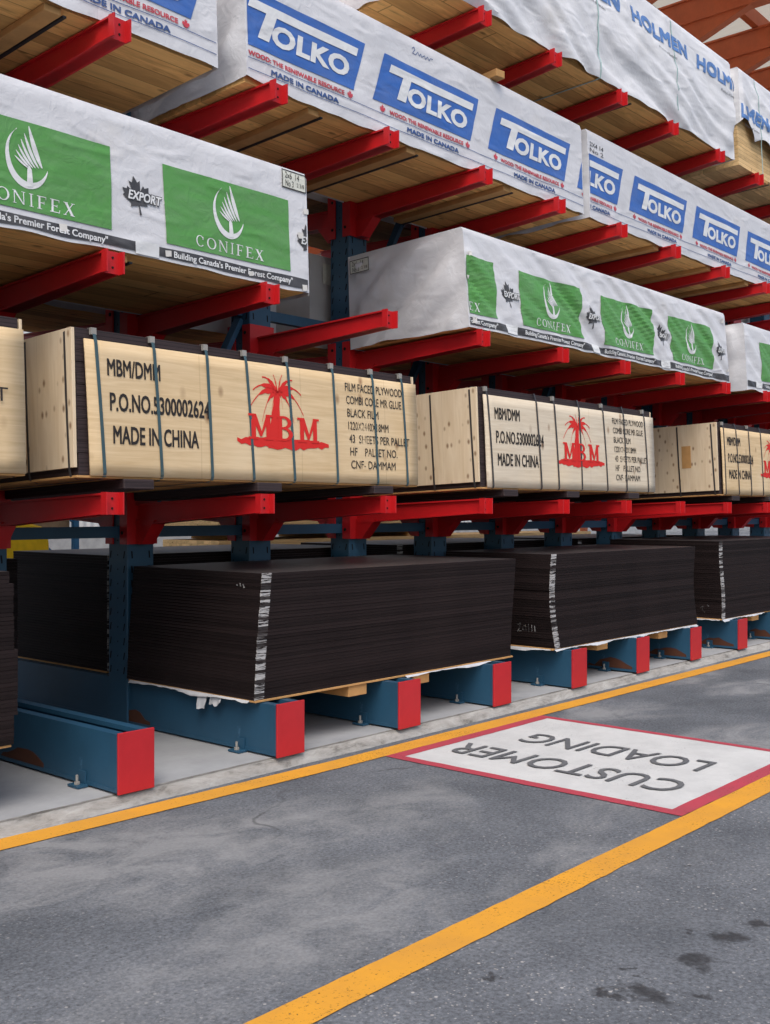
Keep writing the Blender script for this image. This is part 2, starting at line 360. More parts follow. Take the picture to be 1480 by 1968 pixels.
# flat artwork: lists of (2D verts, faces), later cut to a fine grid and laid on a surface function
def quad(x0, z0, x1, z1): return ([(x0,z0),(x1,z0),(x1,z1),(x0,z1)], [(0,1,2,3)])
def poly(pts): return (list(pts), [tuple(range(len(pts)))])
def strip(A, B):
    n = len(A); return (list(A)+list(B), [(i, i+1, n+i+1, n+i) for i in range(n-1)])
_tc = {}
def text_raw(body, bold=0.0, shear=0.0, space=1.0):
    k = (body, bold, shear, space)
    if k not in _tc:
        c = bpy.data.curves.new('lettering', 'FONT'); c.body = body; c.offset = bold; c.shear = shear; c.space_character = space; c.resolution_u = 3
        o = bpy.data.objects.new('lettering', c); C.objects.link(o)
        dg = bpy.context.evaluated_depsgraph_get()
        me = bpy.data.meshes.new_from_object(o.evaluated_get(dg))
        V = [(v.co.x, v.co.y) for v in me.vertices]; F = [tuple(p.vertices) for p in me.polygons]
        bpy.data.objects.remove(o); bpy.data.curves.remove(c); bpy.data.meshes.remove(me)
        _tc[k] = (V, F)
    return _tc[k]
def text(body, x0, z0, x1, z1, bold=0.0, shear=0.0, space=1.0):     # fitted to a rectangle
    V, F = text_raw(body, 0.0 if set(body) & set('MNW') else bold, shear, space)
    xs = [p[0] for p in V]; zs = [p[1] for p in V]
    a, b, c, d = min(xs), max(xs), min(zs), max(zs)
    return ([(x0+(p[0]-a)/(b-a)*(x1-x0), z0+(p[1]-c)/(d-c)*(z1-z0)) for p in V], F)
def btext(body, x0, z0, x1, z1, b, shear=0.0, space=1.0):          # heavier lettering: copies side by side, each a hair proud of the last
    h = b*(z1-z0); out = []
    for dx, dz in ((-1,-1), (1,1), (-1,1), (1,-1), (0,0)):
        V, F = text(body, x0+h, z0+h, x1-h, z1-h, 0.0, shear, space); out.append(([(x+dx*h, z+dz*h) for x, z in V], F))
    return out
def xf(art, dx=0, dz=0, s=1.0): return [([(x*s+dx, z*s+dz) for x, z in V], F) for V, F in art]

_serif = {
 'C': [('arc', .5,.5,.48,.5,.34,.44, 42, 318), ('q', .78,.64,.87,.90)],
 'O': [('arc', .5,.5,.5,.5,.34,.44, 0, 360)],
 'N': [('q', .10,0,.17,1), ('q', .83,0,.90,1), ('p', [(.05,1),(.24,1),(.90,.0),(.80,.0)]), ('q', 0,0,.28,.045), ('q', .70,.955,1,1), ('q', 0,.955,.15,1)],
 'I': [('q', .36,0,.64,1), ('q', .1,0,.9,.05), ('q', .1,.95,.9,1)],
 'F': [('q', .14,0,.34,1), ('q', .0,0,.5,.05), ('q', 0,.94,.92,1), ('q', .34,.47,.72,.53), ('p', [(.86,1),(.92,1),(.92,.76),(.88,.76)]), ('q', .68,.38,.73,.62)],
 'E': [('q', .14,0,.34,1), ('q', 0,0,.95,.06), ('q', 0,.94,.90,1), ('q', .34,.47,.70,.53), ('p', [(.84,1),(.90,1),(.90,.78),(.86,.78)]), ('p', [(.89,0),(.95,0),(.98,.25),(.93,.25)]), ('q', .66,.39,.71,.61)],
 'X': [('p', [(.08,1),(.32,1),(.94,0),(.70,0)]), ('p', [(.80,1),(.88,1),(.18,0),(.10,0)]), ('q', 0,.955,.4,1), ('q', .68,.955,1,1), ('q', 0,0,.3,.045), ('q', .6,0,1,.045)],
 'M': [('q', .12,0,.30,1), ('q', .72,0,.90,1), ('p', [(.12,1),(.32,1),(.56,.25),(.47,.12)]), ('p', [(.74,1),(.90,1),(.54,.12),(.47,.12)]), ('q', 0,0,.40,.09), ('q', .62,0,1,.09), ('q', 0,.91,.3,1), ('q', .74,.91,1,1)],
 'B': [('q', .10,0,.32,1), ('q', 0,0,.4,.09), ('q', 0,.91,.4,1), ('arc', .42,.74,.44,.26,.22,.17, -90, 90), ('arc', .42,.27,.52,.27,.28,.18, -90, 90), ('q', .30,.47,.46,.56), ('q', .30,.91,.44,1), ('q', .30,0,.44,.09)],
}
def serif(word, x0, z0, x1, z1, widths, gap=.25):
    tot = sum(widths[c] for c in word) + gap*(len(word)-1); k = (x1-x0)/tot; x = x0; out = []
    for c in word:
        wd = widths[c]*k
        def P(p): return (x + p[0]*wd, z0 + p[1]*(z1-z0))
        for e in _serif[c]:
            if e[0] == 'q': a = P((e[1],e[2])); b = P((e[3],e[4])); out.append(quad(a[0],a[1],b[0],b[1]))
            elif e[0] == 'p': out.append(poly([P(p) for p in e[1]]))
            else:
                _, cx, cy, rx, ry, ix, iy, a0, a1 = e; n = 22; A = []; B = []
                for i in range(n+1):
                    a = R(a0 + (a1-a0)*i/n); A.append(P((cx+rx*math.cos(a), cy+ry*math.sin(a)))); B.append(P((cx+ix*math.cos(a), cy+iy*math.sin(a))))
                out.append(strip(A, B))
        x += wd + gap*k
    return out
_leafh = [(0,-.5),(.03,-.5),(.02,-.24),(.28,-.27),(.24,-.17),(.47,.05),(.40,.09),(.44,.24),(.30,.21),(.26,.28),(.13,.13),(.19,.42),(.09,.37),(0,.55)]
def leaf(cx, cz, s, tilt=0.0):
    pts = _leafh + [(-x, z) for x, z in reversed(_leafh[1:-1])]
    ca, sa = math.cos(tilt), math.sin(tilt)
    return poly([(cx + s*(x*ca - z*sa), cz + s*(x*sa + z*ca)) for x, z in pts])

def decal(name, art, mat, parent, place, cut=.05, xlim=None, zlim=None):
    bm = bmesh.new()
    for li_, (V, F) in enumerate(art):
        vs = [bm.verts.new((p[0], li_*.00016 if len(art) < 9 else 0, p[1])) for p in V]
        for f in F:
            try: bm.faces.new([vs[i] for i in f])
            except ValueError: pass
    def cutp(x, ax, clear_in=False, clear_out=False):
        no = (1,0,0) if ax == 0 else (0,0,1); c = (x,0,0) if ax == 0 else (0,0,x)
        bmesh.ops.bisect_plane(bm, geom=list(bm.verts)+list(bm.edges)+list(bm.faces), plane_co=c, plane_no=no, clear_inner=clear_in, clear_outer=clear_out)
    if xlim: cutp(xlim[0], 0, clear_in=True); cutp(xlim[1], 0, clear_out=True)
    if zlim: cutp(zlim[0], 1, clear_in=True); cutp(zlim[1], 1, clear_out=True)
    if not bm.faces: bm.free(); return None
    if cut:
        big = [f for f in bm.faces if len(f.verts) > 4]
        if big: bmesh.ops.triangulate(bm, faces=big)
        for ax in (0, 1):
            k = [v.co[0 if ax == 0 else 2] for v in bm.verts]; a, b = min(k), max(k)
            i = math.floor(a/cut)+1
            while i*cut < b: cutp(i*cut, ax); i += 1
    P0 = Vector(place(0.0, 0.0)); ou = Vector((0,0,0))
    e1 = Vector(place(.01, 0.0)) - P0; e2 = Vector(place(0.0, .01)) - P0
    ax_ = max(range(3), key=lambda i: abs(e1.cross(e2)[i])); ou[ax_] = {0: -1, 1: -1, 2: 1}[ax_]
    for v in bm.verts: v.co = Vector(place(v.co.x, v.co.z)) + ou*v.co.y
    me = bpy.data.meshes.new(name); bm.to_mesh(me); bm.free(); me.materials.append(mat)
    return link(name, me, parent)

# ---------------------------------------------------------------- ground, pad, markings
ZA = -.06
def sheet(name, x0, x1, y0, y1, z, mat):
    return MB().grid(lambda u, q: (u, q, z), [x0, x1], [y0, y1]).build(name, mat)
g = MB().grid(lambda u, q: (u, q, ZA), [-400, -40, -10, 0, 5, 10, 20, 60, 400], [-300, -10, 0, 4, 8, 20, 60, 400]).build('asphalt_ground', M['asphalt'])
tag(g, kind='structure')
pad = MB().grid(lambda u, q: (u, q, 0.0), [-12, 0, 6, 12, 34], [4.262, 5, 7, 9.6]).build('concrete_pad', M['concrete']); tag(pad, kind='structure')
us = [i*.05 - 3 for i in range(0, 421)] + [19, 26, 34]
def edge(u, q):
    a = noise.noise(Vector((u*1.3, q*3, 0)))*.6 + noise.noise(Vector((u*6, q*5, 4)))*.4 + noise.noise(Vector((u*19, q*9, 8)))*.3
    y = 4.262 - .055*q - (.012*a*min(1, q*3) if q < 2 else 0)
    z = 0.0 if q == 0 else (-.006 + .006*a*min(1,q*2) - (.062*max(0, q-.55)/.65))
    return (u, y, max(z, -.08))
MB().grid(edge, us, [0,.1,.3,.5,.65,.8,1.0,1.2,1.4]).build('pad_kerb_edge', M['curb'], smooth=True)['kind'] = 'structure'

def band(name, xs, lo, hi, mat, parent=None, z=ZA+.004):
    return MB().grid(lambda u, q: (u, lo(u)*(1-q)+hi(u)*q, z), xs, [0, 1]).build(name, mat, parent)
xs = [-3 + .06*i for i in range(300)] + [16, 20, 30, 48]
wob = lambda x, k: .007*noise.noise(Vector((x*.8, k, 0))) + .0035*noise.noise(Vector((x*9, k, 3))) + .0025*noise.noise(Vector((x*31, k, 5)))
f1 = lambda x: 3.985 + .075*max(0, min(1, (4.3-x)/2.2))**1.3
l1 = band('yellow_line', xs, lambda x: f1(x)+wob(x,1), lambda x: f1(x)+.145+wob(x,2), M['yellow']); l1['kind'] = 'structure'
l2 = band('yellow_line', xs, lambda x: 2.050+wob(x,5), lambda x: 2.186+wob(x,7), M['yellow']); l2['kind'] = 'structure'
bay = thing('loading_bay_sign', 'white painted loading bay rectangle with red border and grey lettering between the yellow lines', 'floor marking', (0,0,0))
BX0, BX1, BY0, BY1 = 4.515, 6.13, 2.189, 3.985
Zb = ZA + .004
MB().grid(lambda u, q: (u, q, Zb-.0015), [BX0+.062, BX1-.047], [BY0+.072, BY1-.072]).build('white_field', M['white_paint'], bay)
fr = MB()
for a in ((BX0, BX0+.075, BY0, BY1), (BX1-.06, BX1, BY0, BY1), (BX0+.075, BX1-.06, BY0, BY0+.085), (BX0+.075, BX1-.06, BY1-.085, BY1)):
    lx = a[1]-a[0] > a[3]-a[2]
    nn = [i/40 for i in range(41)]
    if lx: fr.grid(lambda u, q: (u, q + wob(u, q*3)*1.0, Zb), [a[0]+(a[1]-a[0])*i for i in nn], [a[2], a[3]])
    else: fr.grid(lambda u, q: (u + wob(q, u*3)*1.0, q, Zb), [a[0], a[1]], [a[2]+(a[3]-a[2])*i for i in nn])
fr.build('red_border', M['red_paint'], bay)
# text runs along +Y, its top towards -X
def onfloor(u, q): return (-q, u, Zb + .004)
decal('lettering', btext('CUSTOMER', 2.41, -5.10, 3.83, -4.84, .004), M['grey_paint'], bay, onfloor, 0)
decal('lettering', btext('LOADING', 2.50, -5.60, 3.66, -5.34, .004), M['grey_paint'], bay, onfloor, 0)

# ---------------------------------------------------------------- cantilever rack
CX = lambda k: 2.985 + k
KS = range(-1, 15)
COLF, COLB, TIP = 5.555, 5.755, 4.36
LEV = [1.424, 2.586, 3.722, 4.825]
rack = thing('cantilever_rack', 'long blue cantilever rack with red arms carrying crates and wrapped lumber', 'storage rack', (CX(0), 5.65, 0))
RO = Vector((CX(0), 5.65, 0))
def atr(o, p): o.location = Vector(p) - RO; return o
# base beam: two webs with top flanges either side of an open groove
b = MB(); hw = .098
b.prism([(-hw,.03),(-hw,.285),(-hw+.052,.285),(-hw+.052,.262),(-hw+.014,.262),(-hw+.014,.03)], 1, 0, 3.0)
b.prism([(hw,.03),(hw,.285),(hw-.052,.285),(hw-.052,.262),(hw-.014,.262),(hw-.014,.03)], 1, 0, 3.0)
b.box(-hw+.014, hw-.014, .01, 2.99, .17, .18); b.box(-hw-.004, hw+.004, 0, 3.0, .012, .03)
base_o = b.build('base_beam', M['blue'], rack); base_me = base_o.data
pl_me = MB().box(-.102, .102, -.012, 0, .004, .292).build('end_plate', M['plate_red'], base_o, bevel=.0015)
an = MB(); an.box(-.160, -.103, .235, .325, .004, .014); an.box(-.109, -.103, .25, .31, .014, .075)
an_o = an.build('anchor_bracket', M['blue'], base_o)
ab = MB(); ab.cyl((-.136,.28,.0145), .007, .045); ab.cyl((-.136,.28,.0145), .015, .013, n=6)
ab_o = ab.build('anchor_bolt', M['bolt'], base_o)
rs = MB().box(-.101, -.0985, .05, .32, .03, .085); rs_me = rs.build('rust_patch', M['rust'], None); rs_data = rs_me.data; bpy.data.objects.remove(rs_me)
def rust_shape(seed):
    r_ = random.Random(seed); p = [(.02,.031)]
    for i in range(9): p.append((.02+.05*i, .031 + (.075*math.sin(math.pi*min(1,(i+.3)/8.0))+.012*r_.uniform(-1,1) if 0 < i < 8 else .02)))
    p.append((.44,.031)); return MB().prism(p, 0, -.1005, -.0992)
# column with punched slots
c = MB(); c.prism([(-.1,.006),(-.094,0),(.094,0),(.1,.006),(.1,.194),(.094,.2),(-.094,.2),(-.1,.194)], 2, 0, 5.06); nc = len(c.f)
for i in range(52):
    z = .36 + i*.09
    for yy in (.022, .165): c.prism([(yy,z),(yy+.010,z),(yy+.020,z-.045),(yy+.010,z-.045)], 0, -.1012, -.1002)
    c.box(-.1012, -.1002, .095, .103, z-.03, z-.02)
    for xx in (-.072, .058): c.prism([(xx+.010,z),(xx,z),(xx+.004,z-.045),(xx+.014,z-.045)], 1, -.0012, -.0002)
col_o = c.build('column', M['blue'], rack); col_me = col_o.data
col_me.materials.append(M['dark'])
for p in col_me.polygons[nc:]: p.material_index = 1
# arm (origin on the column face, pointing to -Y), slightly raised towards the tip
ARM = COLF - TIP - .035
def arm_mesh():
    m = MB(); zt0, zt1 = -.050, -.004      # top at root / tip (z=0 is the tip top)
    zb0, zb1 = -.185, -.106
    def fl(za0, za1, th, hw_):             # sloping flange
        m.hexa([(-hw_,0,za0-th),(hw_,0,za0-th),(hw_,-ARM,za1-th),(-hw_,-ARM,za1-th),(-hw_,0,za0),(hw_,0,za0),(hw_,-ARM,za1),(-hw_,-ARM,za1)])
    fl(zt0, zt1, .010, .050); fl(zb0+.010, zb1+.010, .010, .050)
    m.hexa([(-.034,0,zb0),(.034,0,zb0),(.034,-ARM,zb1),(-.034,-ARM,zb1),(-.034,0,zt0-.004),(.034,0,zt0-.004),(.034,-ARM,zt1-.004),(-.034,-ARM,zt1-.004)])
    # gusset below the root and saddle on the column
    m.prism([(-.012,-.15),(-.012,-.30),(-.075,-.30),(-.21,-.150)], 0, -.048, .048)
    m.box(-.060, .060, -.012, -.001, -.30, .035)
    m.box(-.112, -.102, -.012, .062, -.30, .035); m.box(.102, .112, -.012, .062, -.30, .035); m.box(-.112, .112, -.016, -.012, -.30, .035)
    n = len(m.f)
    for z in (-.02, -.23):
        for x in (-.116, .112): m.cyl((x, .035, z), .012, .004, axis=0, n=8)
    return m, n
am, n0 = arm_mesh(); arm_o = am.build('arm', M['red'], rack); arm_o.data.materials.append(M['dark'])
for p in arm_o.data.polygons[n0:]: p.material_index = 1
ec = MB(); T0 = -ARM
ec.box(-.051, .051, T0-.008, T0, -.108, 0); ec.box(-.051, -.043, T0-.045, T0-.008, -.108, 0); ec.box(.043, .051, T0-.045, T0-.008, -.108, 0); n0 = len(ec.f)
for z in (-.03, -.078): ec.cyl((.006, T0-.0115, z), .006, .003, axis=1, n=8)
ec_o = ec.build('end_cap', M['red'], arm_o); ec_o.data.materials.append(M['dark'])
for p in ec_o.data.polygons[n0:]: p.material_index = 1
def kid(src, par):
    o = src.copy(); C.objects.link(o); o.parent = par; return o
JX = {1: [3.024,4.007,5.036,6.068,7.079,8.054], 2: [3.027,4.046,5.051,6.037,7.071,8.036], 3: [3.066,4.113,5.066,6.068,7.019,7.983,8.967,10.02], 4: [None,None,None,6.056,6.967,7.983,8.926,9.912,10.869]}
first = True; firsta = True
for k in KS:
    o = base_o if first else kid(base_o, rack)
    atr(o, (CX(k)+.012, 4.222 + rnd.uniform(-.008,.008), 0))
    if not first:
        kid(pl_me, o); kid(an_o, o); kid(ab_o, o)
    if k in (0, 1, 5, 6, 7, 8, 9):
        rust_shape(k).build('rust_patch', M['rust'], o).location = (0, (.62 if k == 0 else 1.1 if k == 1 else .02), 0)
    cobj = col_o if first else kid(col_o, rack)
    atr(cobj, (CX(k), COLF, .002))
    first = False
    for li, z in enumerate(LEV):
        a = arm_o if firsta else kid(arm_o, rack)
        lst = JX[li+1]; dx = (lst[k] - .05 - CX(k)) if 0 <= k < len(lst) and lst[k] else rnd.uniform(-.02, .03)
        atr(a, (CX(k), COLF-.001, z + rnd.uniform(-.004,.004))); a.rotation_euler = (0, 0, math.atan2(dx, 1.19))
        if not firsta: kid(ec_o, a)
        firsta = False
    if k <= 11:
        for li in (0, 1, 2):
            a = kid(arm_o, rack); atr(a, (CX(k), COLB+.001, LEV[li])); a.rotation_euler = (0, 0, math.pi)
br = None
for k in list(KS)[:-1]:
    for z in (1.20, 2.72, 4.2):
        if br is None:
            m = MB(); m.box(.103, .897, -.03, .03, -.035, .035); br = m.build('brace', M['blue'], rack); o = br
        else: o = kid(br, rack)
        atr(o, (CX(k), 5.655, z))
dg_ = None
for k in range(-1, 14, 2):
    for z0 in (1.24, 2.76):
        if dg_ is None: dg_ = MB().bar((.105, 0, 0), (.895, 0, 1.42), .035, .07, (0,1,0)).build('diagonal_brace', M['blue'], rack); o = dg_
        else: o = kid(dg_, rack)
        atr(o, (CX(k), 5.66, z0))

# ---------------------------------------------------------------- black film-faced plywood stacks on wooden pallets
sheet_me = None
def stack(x0, y0, zb, n, L, D, label, lean, order=None, group='black plywood stacks on the floor beams'):
    global sheet_me
    t = thing('plywood_stack', label, 'plywood stack', (x0, y0, zb), group=group)
    if sheet_me is None:
        q = MB().box(0, 2.42, 0, 1.17, 0, .0176); o = q.build('sheet', M['film'], None, bevel=.001); sheet_me = o.data; bpy.data.objects.remove(o)
    r_ = random.Random(int(x0*100)); sh = 0
    for i in range(n):
        o = link('sheet', sheet_me, t); f = i/(n-1)
        if r_.random() < .14: sh = r_.uniform(-.0035, .0035)
        dx, dy = lean(f)
        o.location = (dx + sh + r_.uniform(-.0013,.0013), dy + sh*.6 + r_.uniform(-.001,.001), i*.0182)
        o.scale = (L/2.42, D/1.17, 1)
    return t
def pallet(x0, y0, L, D, label, bx):
    t = thing('wooden_pallet', label, 'pallet', (x0, y0, 0), group='thin pallets under the black plywood stacks')
    MB().box(0, L, .006, D, .289, .300).build('deck', M['bearer'], t, bevel=.001)
    for x in bx: MB().box(x-.08, x+.08, .02, D, .222, .288).build('bearer', M['bearer'], t, bevel=.003)
    PL.append(t)
    return t
PL = []
def scraps(seed, spots, label):
    r_ = random.Random(seed)
    for (x, y, l, h, ax) in spots:
        n = int(max(10, l/.035)); m = MB()
        def fn(u, q, x=x, y=y, l=l, h=h, ax=ax, ph=r_.uniform(0, 9)):
            q_ = u*l; w_ = h*(.15 + 1.5*max(0, noise.noise(Vector((q_*3.0+ph, 3, 2)))+.25)**1.5 + .5*abs(noise.noise(Vector((q_*17+ph, 1, 6)))))
            off = -.006 - .018*q*abs(noise.noise(Vector((u*9+ph, q*2, 5)))) - .012*q
            z = .300 - .004 - w_*q
            return (x+u*l, y+off, z) if ax == 0 else (x+off, y+u*l, z)
        m.grid(fn, [i/n for i in range(n+1)], [0,.25,.5,.75,1.0])
        o = m.build('plastic_film', M['film_scrap'], label, smooth=True); o.location = -label.location
ZS = .3005
stack(3.872, 4.335, ZS, 38, 2.42, 1.175, 'black plywood stack with white dashed corner paint on the two nearest full beams', lambda f: (-.012+.03*f, 0.012-.02*f + .004*math.sin(f*5)))
pallet(3.86, 4.335, 2.44, 1.17, 'pallet under the black plywood stack nearest the camera', (.83, 1.43))
stack(6.772, 4.315, ZS, 39, 2.415, 1.0, 'black plywood stack with bulging ragged left end behind the loading bay', lambda f: (.045*(1-f)**2*1.0 - .03*math.sin(f*2.6), .008*math.sin(f*4)))
pallet(6.79, 4.315, 2.43, 1.0, 'pallet with torn white film under the bulging black plywood stack', (.76, 1.8))
stack(9.745, 4.32, ZS, 41, 2.42, 1.17, 'black plywood stack at the right edge of the photo', lambda f: (.028*(1-f) - .03*f + .012*math.sin(f*6), 0))
pallet(9.75, 4.32, 2.43, 1.16, 'pallet under the black plywood stack at the right edge', (.87, 1.9))
stack(.04, 4.335, ZS, 42, 2.40, 1.17, 'black plywood stack of stepped batches cut off by the left edge of the photo', lambda f: (.018 if .15 < f < .55 else (-.02 if f > .95 else 0), 0))
pallet(.05, 4.335, 2.38, 1.16, 'pallet under the stepped plywood stack at the left edge', (.4, 1.45))
scraps(3, [(3.866, 4.39, 1.1, .022, 1), (3.866, 4.62, .10, .12, 1), (3.866, 4.75, .08, .08, 1), (5.1, 4.335, .9, .016, 0)], PL[0])
scraps(5, [(6.80, 4.315, 2.4, .020, 0), (6.79, 4.33, .5, .022, 1)], PL[1])
scraps(9, [(9.76, 4.33, .4, .05, 1), (9.76, 4.32, 1.0, .02, 0)], PL[2])
# back side of the rack: more stacks
for x0, lb in ((.9, 'dark plywood stack behind the rack columns between the left edge and first post'), (3.95, 'dark plywood stack behind the rack hidden by the nearest black stack'), (6.8, 'dark plywood stack behind the rack columns beyond the bulging stack'), (9.7, 'dark plywood stack behind the rack columns farthest right')):
    stack(x0, 5.86, ZS, 41, 2.42, 1.17, lb, lambda f: (0, 0), group='plywood stacks on the back of the rack')
    pallet(x0, 5.86, 2.42, 1.17, lb.replace('dark plywood stack', 'pallet of stack').replace(' between the left edge and first post', ' near the left edge'), (.4, 1.4))
# chalk marks on the black ends
def chalk(x, strokes, label):
    art = []
    for p in strokes:
        for (a, b), (c_, d) in zip(p[:-1], p[1:]):
            n = Vector((-(d-b), c_-a)).normalized()*.0035
            art.append(poly([(a+n.x, b+n.y), (a-n.x, b-n.y), (c_-n.x, d-n.y), (c_+n.x, d+n.y)]))
    return art, x
CH = [(6.735, [[(4.60,.47),(4.57,.48),(4.585,.435),(4.60,.42),(4.56,.425)], [(4.55,.46),(4.525,.47),(4.52,.43),(4.55,.435),(4.55,.46)], [(4.50,.48),(4.495,.42)], [(4.47,.475),(4.468,.425)], [(4.445,.47),(4.44,.425)]]),
      (3.862, [[(4.50,.925),(4.49,.92)], [(4.47,.935),(4.465,.915)], [(4.445,.93),(4.44,.91),(4.43,.915)]]),
      (9.725, [[(4.52,.40),(4.49,.42),(4.50,.38),(4.47,.36)], [(4.45,.43),(4.43,.42)]])]
stacks = [o for o in bpy.data.objects if o.name.startswith('plywood_stack')]
for (x, st), s_ in zip(CH, (stacks[1], stacks[0], stacks[2])):
    art, _ = chalk(x, st, '')
    o = decal('chalk_mark', art, M['chalk'], s_, lambda u, q, x=x, s_=s_: (x - s_.location.x, u - s_.location.y, q - s_.location.z), 0)

# ---------------------------------------------------------------- strapped plywood crates
TILT = R(2.2)
def loop(name, pts, axis, c0, c1, wdt, mat, parent):
    """closed steel strap: pts is a loop in the plane across `axis`; it leans from c0 (bottom) to c1 (top)"""
    m = MB(); zs = [p[1] for p in pts]; lo, hi = min(zs), max(zs); n = len(pts); b = 0
    for p in pts:
        for sgn in (-1, 1):
            c_ = c0 + (c1-c0)*(p[1]-lo)/(hi-lo) + sgn*wdt/2
            m.v.append((c_, p[0], p[1]) if axis == 0 else (p[0], c_, p[1]))
    for i in range(n): j = (i+1) % n; m.f.append((2*i, 2*j, 2*j+1, 2*i+1))
    o = m.build(name, mat, parent)
    md = o.modifiers.new('thickness', 'SOLIDIFY'); md.thickness = .0012; md.offset = 0
    return o
def palm_art():
    art = []
    A, B = [], []
    for i in range(9):
        t = i/8; z = .02 + t*.315; x = 1.245 + .035*t**1.5; w_ = .030*(1-t)+.016 + .004*(i % 2)
        A.append((x-w_, z)); B.append((x+w_, z))
    art.append(strip(A, B))
    cx, cz = 1.283, .338
    for ang, ln, drop in ((176,.215,.15), (158,.20,.085), (134,.165,.035), (108,.10,.0), (70,.11,.0), (44,.16,.03), (22,.195,.085), (2,.195,.16), (-24,.13,.17), (207,.14,.17), (232,.085,.12), (-55,.06,.10)):
        A, B = [], []; n = 9
        for i in range(n+1):
            t = i/n; x = cx + math.cos(R(ang))*ln*t; z = cz + math.sin(R(ang))*ln*t*.62 + .040*math.sin(t*math.pi*.6) - drop*t*t
            w_ = .025*math.sin(min(1, t*1.35+.12)*math.pi*.94)*(1 if i % 2 else .72) + .001
            A.append((x, z+w_*.55)); B.append((x, z-w_))
        art.append(strip(A, B))
    return art
def blob():
    r_ = random.Random(2); A, B = [], []
    for i in range(25):
        t = i/24; x = .975 + t*.705; h = .5*math.sin(math.pi*min(.97, max(.03, t)))**.45
        A.append((x, .045 + .05*h + r_.uniform(-.006,.006))); B.append((x, .045 - .065*h + r_.uniform(-.010,.006)))
    return strip(A, B)
PO = {1: (2.815,), }
def crate(x0, label, L=2.50, D=1.13, face='ply', strap='strap_teal', sx=(.13,.47,.81,1.07,1.39,1.76,2.08,2.36), words=True, faint=False, y0=4.40, z0=1.432, tilt=TILT, gap=.004):
    t = thing('plywood_crate', label, 'crate', (x0, y0, z0), (-tilt, 0, 0), 'strapped plywood crates on the lowest arms')
    H = .775; zc = .068
    q = MB(); r_ = random.Random(int(x0*31))
    n = 13
    for i in range(n):                         # batches of sheets, each a hair out of line
        a = zc + (H-zc)*i/n; b_ = zc + (H-zc)*(i+1)/n - .0015
        j = r_.uniform(-.004,.004); q.box(.012+j, L-.012+j, .018+r_.uniform(-.003,.003), D, a, b_)
    q.build('board_core', M['core'], t, bevel=.001)
    MB().box(-.006, L+.004, .004, D, zc-.012, zc-.001).build('base_board', M['bearer'], t, bevel=.001)
    # front panel, leaning a little off the core
    fp = MB(); x_a, x_b = .045, L+.004; za, zb = .066, H-.055
    def fn(u, v_): 
        bow = .004*math.sin(math.pi*(v_-za)/(zb-za)) + .003*noise.noise(Vector((u*1.7, v_*2, x0)))
        return (u + .018*(1-(v_-za)/(zb-za))*(1 if u < .1 else 0) , -.006 - bow, v_)
    us_ = [x_a + (x_b-x_a)*i/24 for i in range(25)]; vs_ = [za + (zb-za)*i/10 for i in range(11)]
    fp.grid(fn, us_, vs_)
    o = fp.build('front_panel', M[face], t, smooth=True, fix=False); o_fp = o; md = o.modifiers.new('thickness', 'SOLIDIFY'); md.thickness = .009; md.offset = -1
    place = lambda u, v_, d=.0015: (fn(u, v_)[0], fn(u, v_)[1]-d-.001, v_)
    # end panels
    for nm, xa, xb in (('end_panel', -.012, .006), ('end_panel', L-.004, L+.010)):
        MB().box(xa, xb, gap+.012, D-.01, .105, H-.004).build(nm, M['ply_end'], t, bevel=.001)
    # bearers under the crate, their front ends showing
    for bx in (.34, 1.20, 2.15): MB().box(bx-.09, bx+.09, -.015 + r_.uniform(-.02,.01), D, .006, zc-.013).build('bearer', M['core'], t, bevel=.004)
    # steel straps round the crate
    for i, x in enumerate(sx):
        lean = r_.uniform(.015,.05)
        pts = [(-.0115, .08), (-.0145, .30), (-.0150, .45), (-.0125, H-.07), (-.004, H-.03), (.004, H+.0035), (D-.1, H+.002), (D+.004, H-.02), (D+.004, .06), (D-.05, zc-.016), (.03, zc-.016), (-.004, zc-.006)]
        s_ = loop('strap', pts, 0, x+lean, x, .018, M[strap], t)
        if i % 2 == 0 or strap == 'strap_teal':
            MB().box(x-.015, x+.015, -.004, .03, H+.001, H+.003).box(x-.015, x+.015, -.004, .014, H-.030, H+.001).build('corner_protector', M['bolt'], t)
    for y, ln in ((.075, .025), (.43, .02)):
        pts = [(-.015, .10), (-.017, .45), (-.014, H-.02), (.01, H+.005), (L-.02, H+.005), (L+.014, H-.03), (L+.014, .1), (L-.03, zc-.018), (.03, zc-.018), (-.008, zc-.004)]
        loop('strap', pts, 1, y-ln, y, .015, M['strap_dark'], t)
    if words:
        ink = M['stencil_faint'] if faint else M['stencil']
        dz = .058
        def T(b, x_, z_, x2, z2, bold=.020, m=None, nm='lettering'): decal(nm, btext(b, x_, z_+dz, x2, z2+dz, bold), m or ink, o_fp, place, .1)
        T('MBM/DMM', .165, .495, .48, .58); T('P.O.NO.5300002624', .175, .325, .79, .415); T('MADE IN CHINA', .19, .165, .715, .255)
        decal('palm_emblem', xf(palm_art(), 0, .17+dz), M['palm_red'], o_fp, place, .05)
        decal('palm_emblem', xf([blob()], 0, .18+dz), M['palm_red'], o_fp, place, .05)
        for ch, a, b_ in (('M', 1.055, 1.235), ('B', 1.265, 1.395), ('M', 1.425, 1.60)): decal('lettering', serif(ch, a, .235+dz, b_, .375+dz, {'M': 1, 'B': 1}), M['palm_red'], o_fp, lambda u, v_: place(u, v_, .003), .05)
        rows = ['FILM FACED PLYWOOD', 'COMBI CORE MR GLUE', 'BLACK FILM', '1220X2440X18MM', '43  SHEETS PER PALLET', 'HF    PALLET NO.', 'CNF- DAMMAM']
        ends = [2.36, 2.35, 2.13, 2.22, 2.42, 2.30, 2.28]
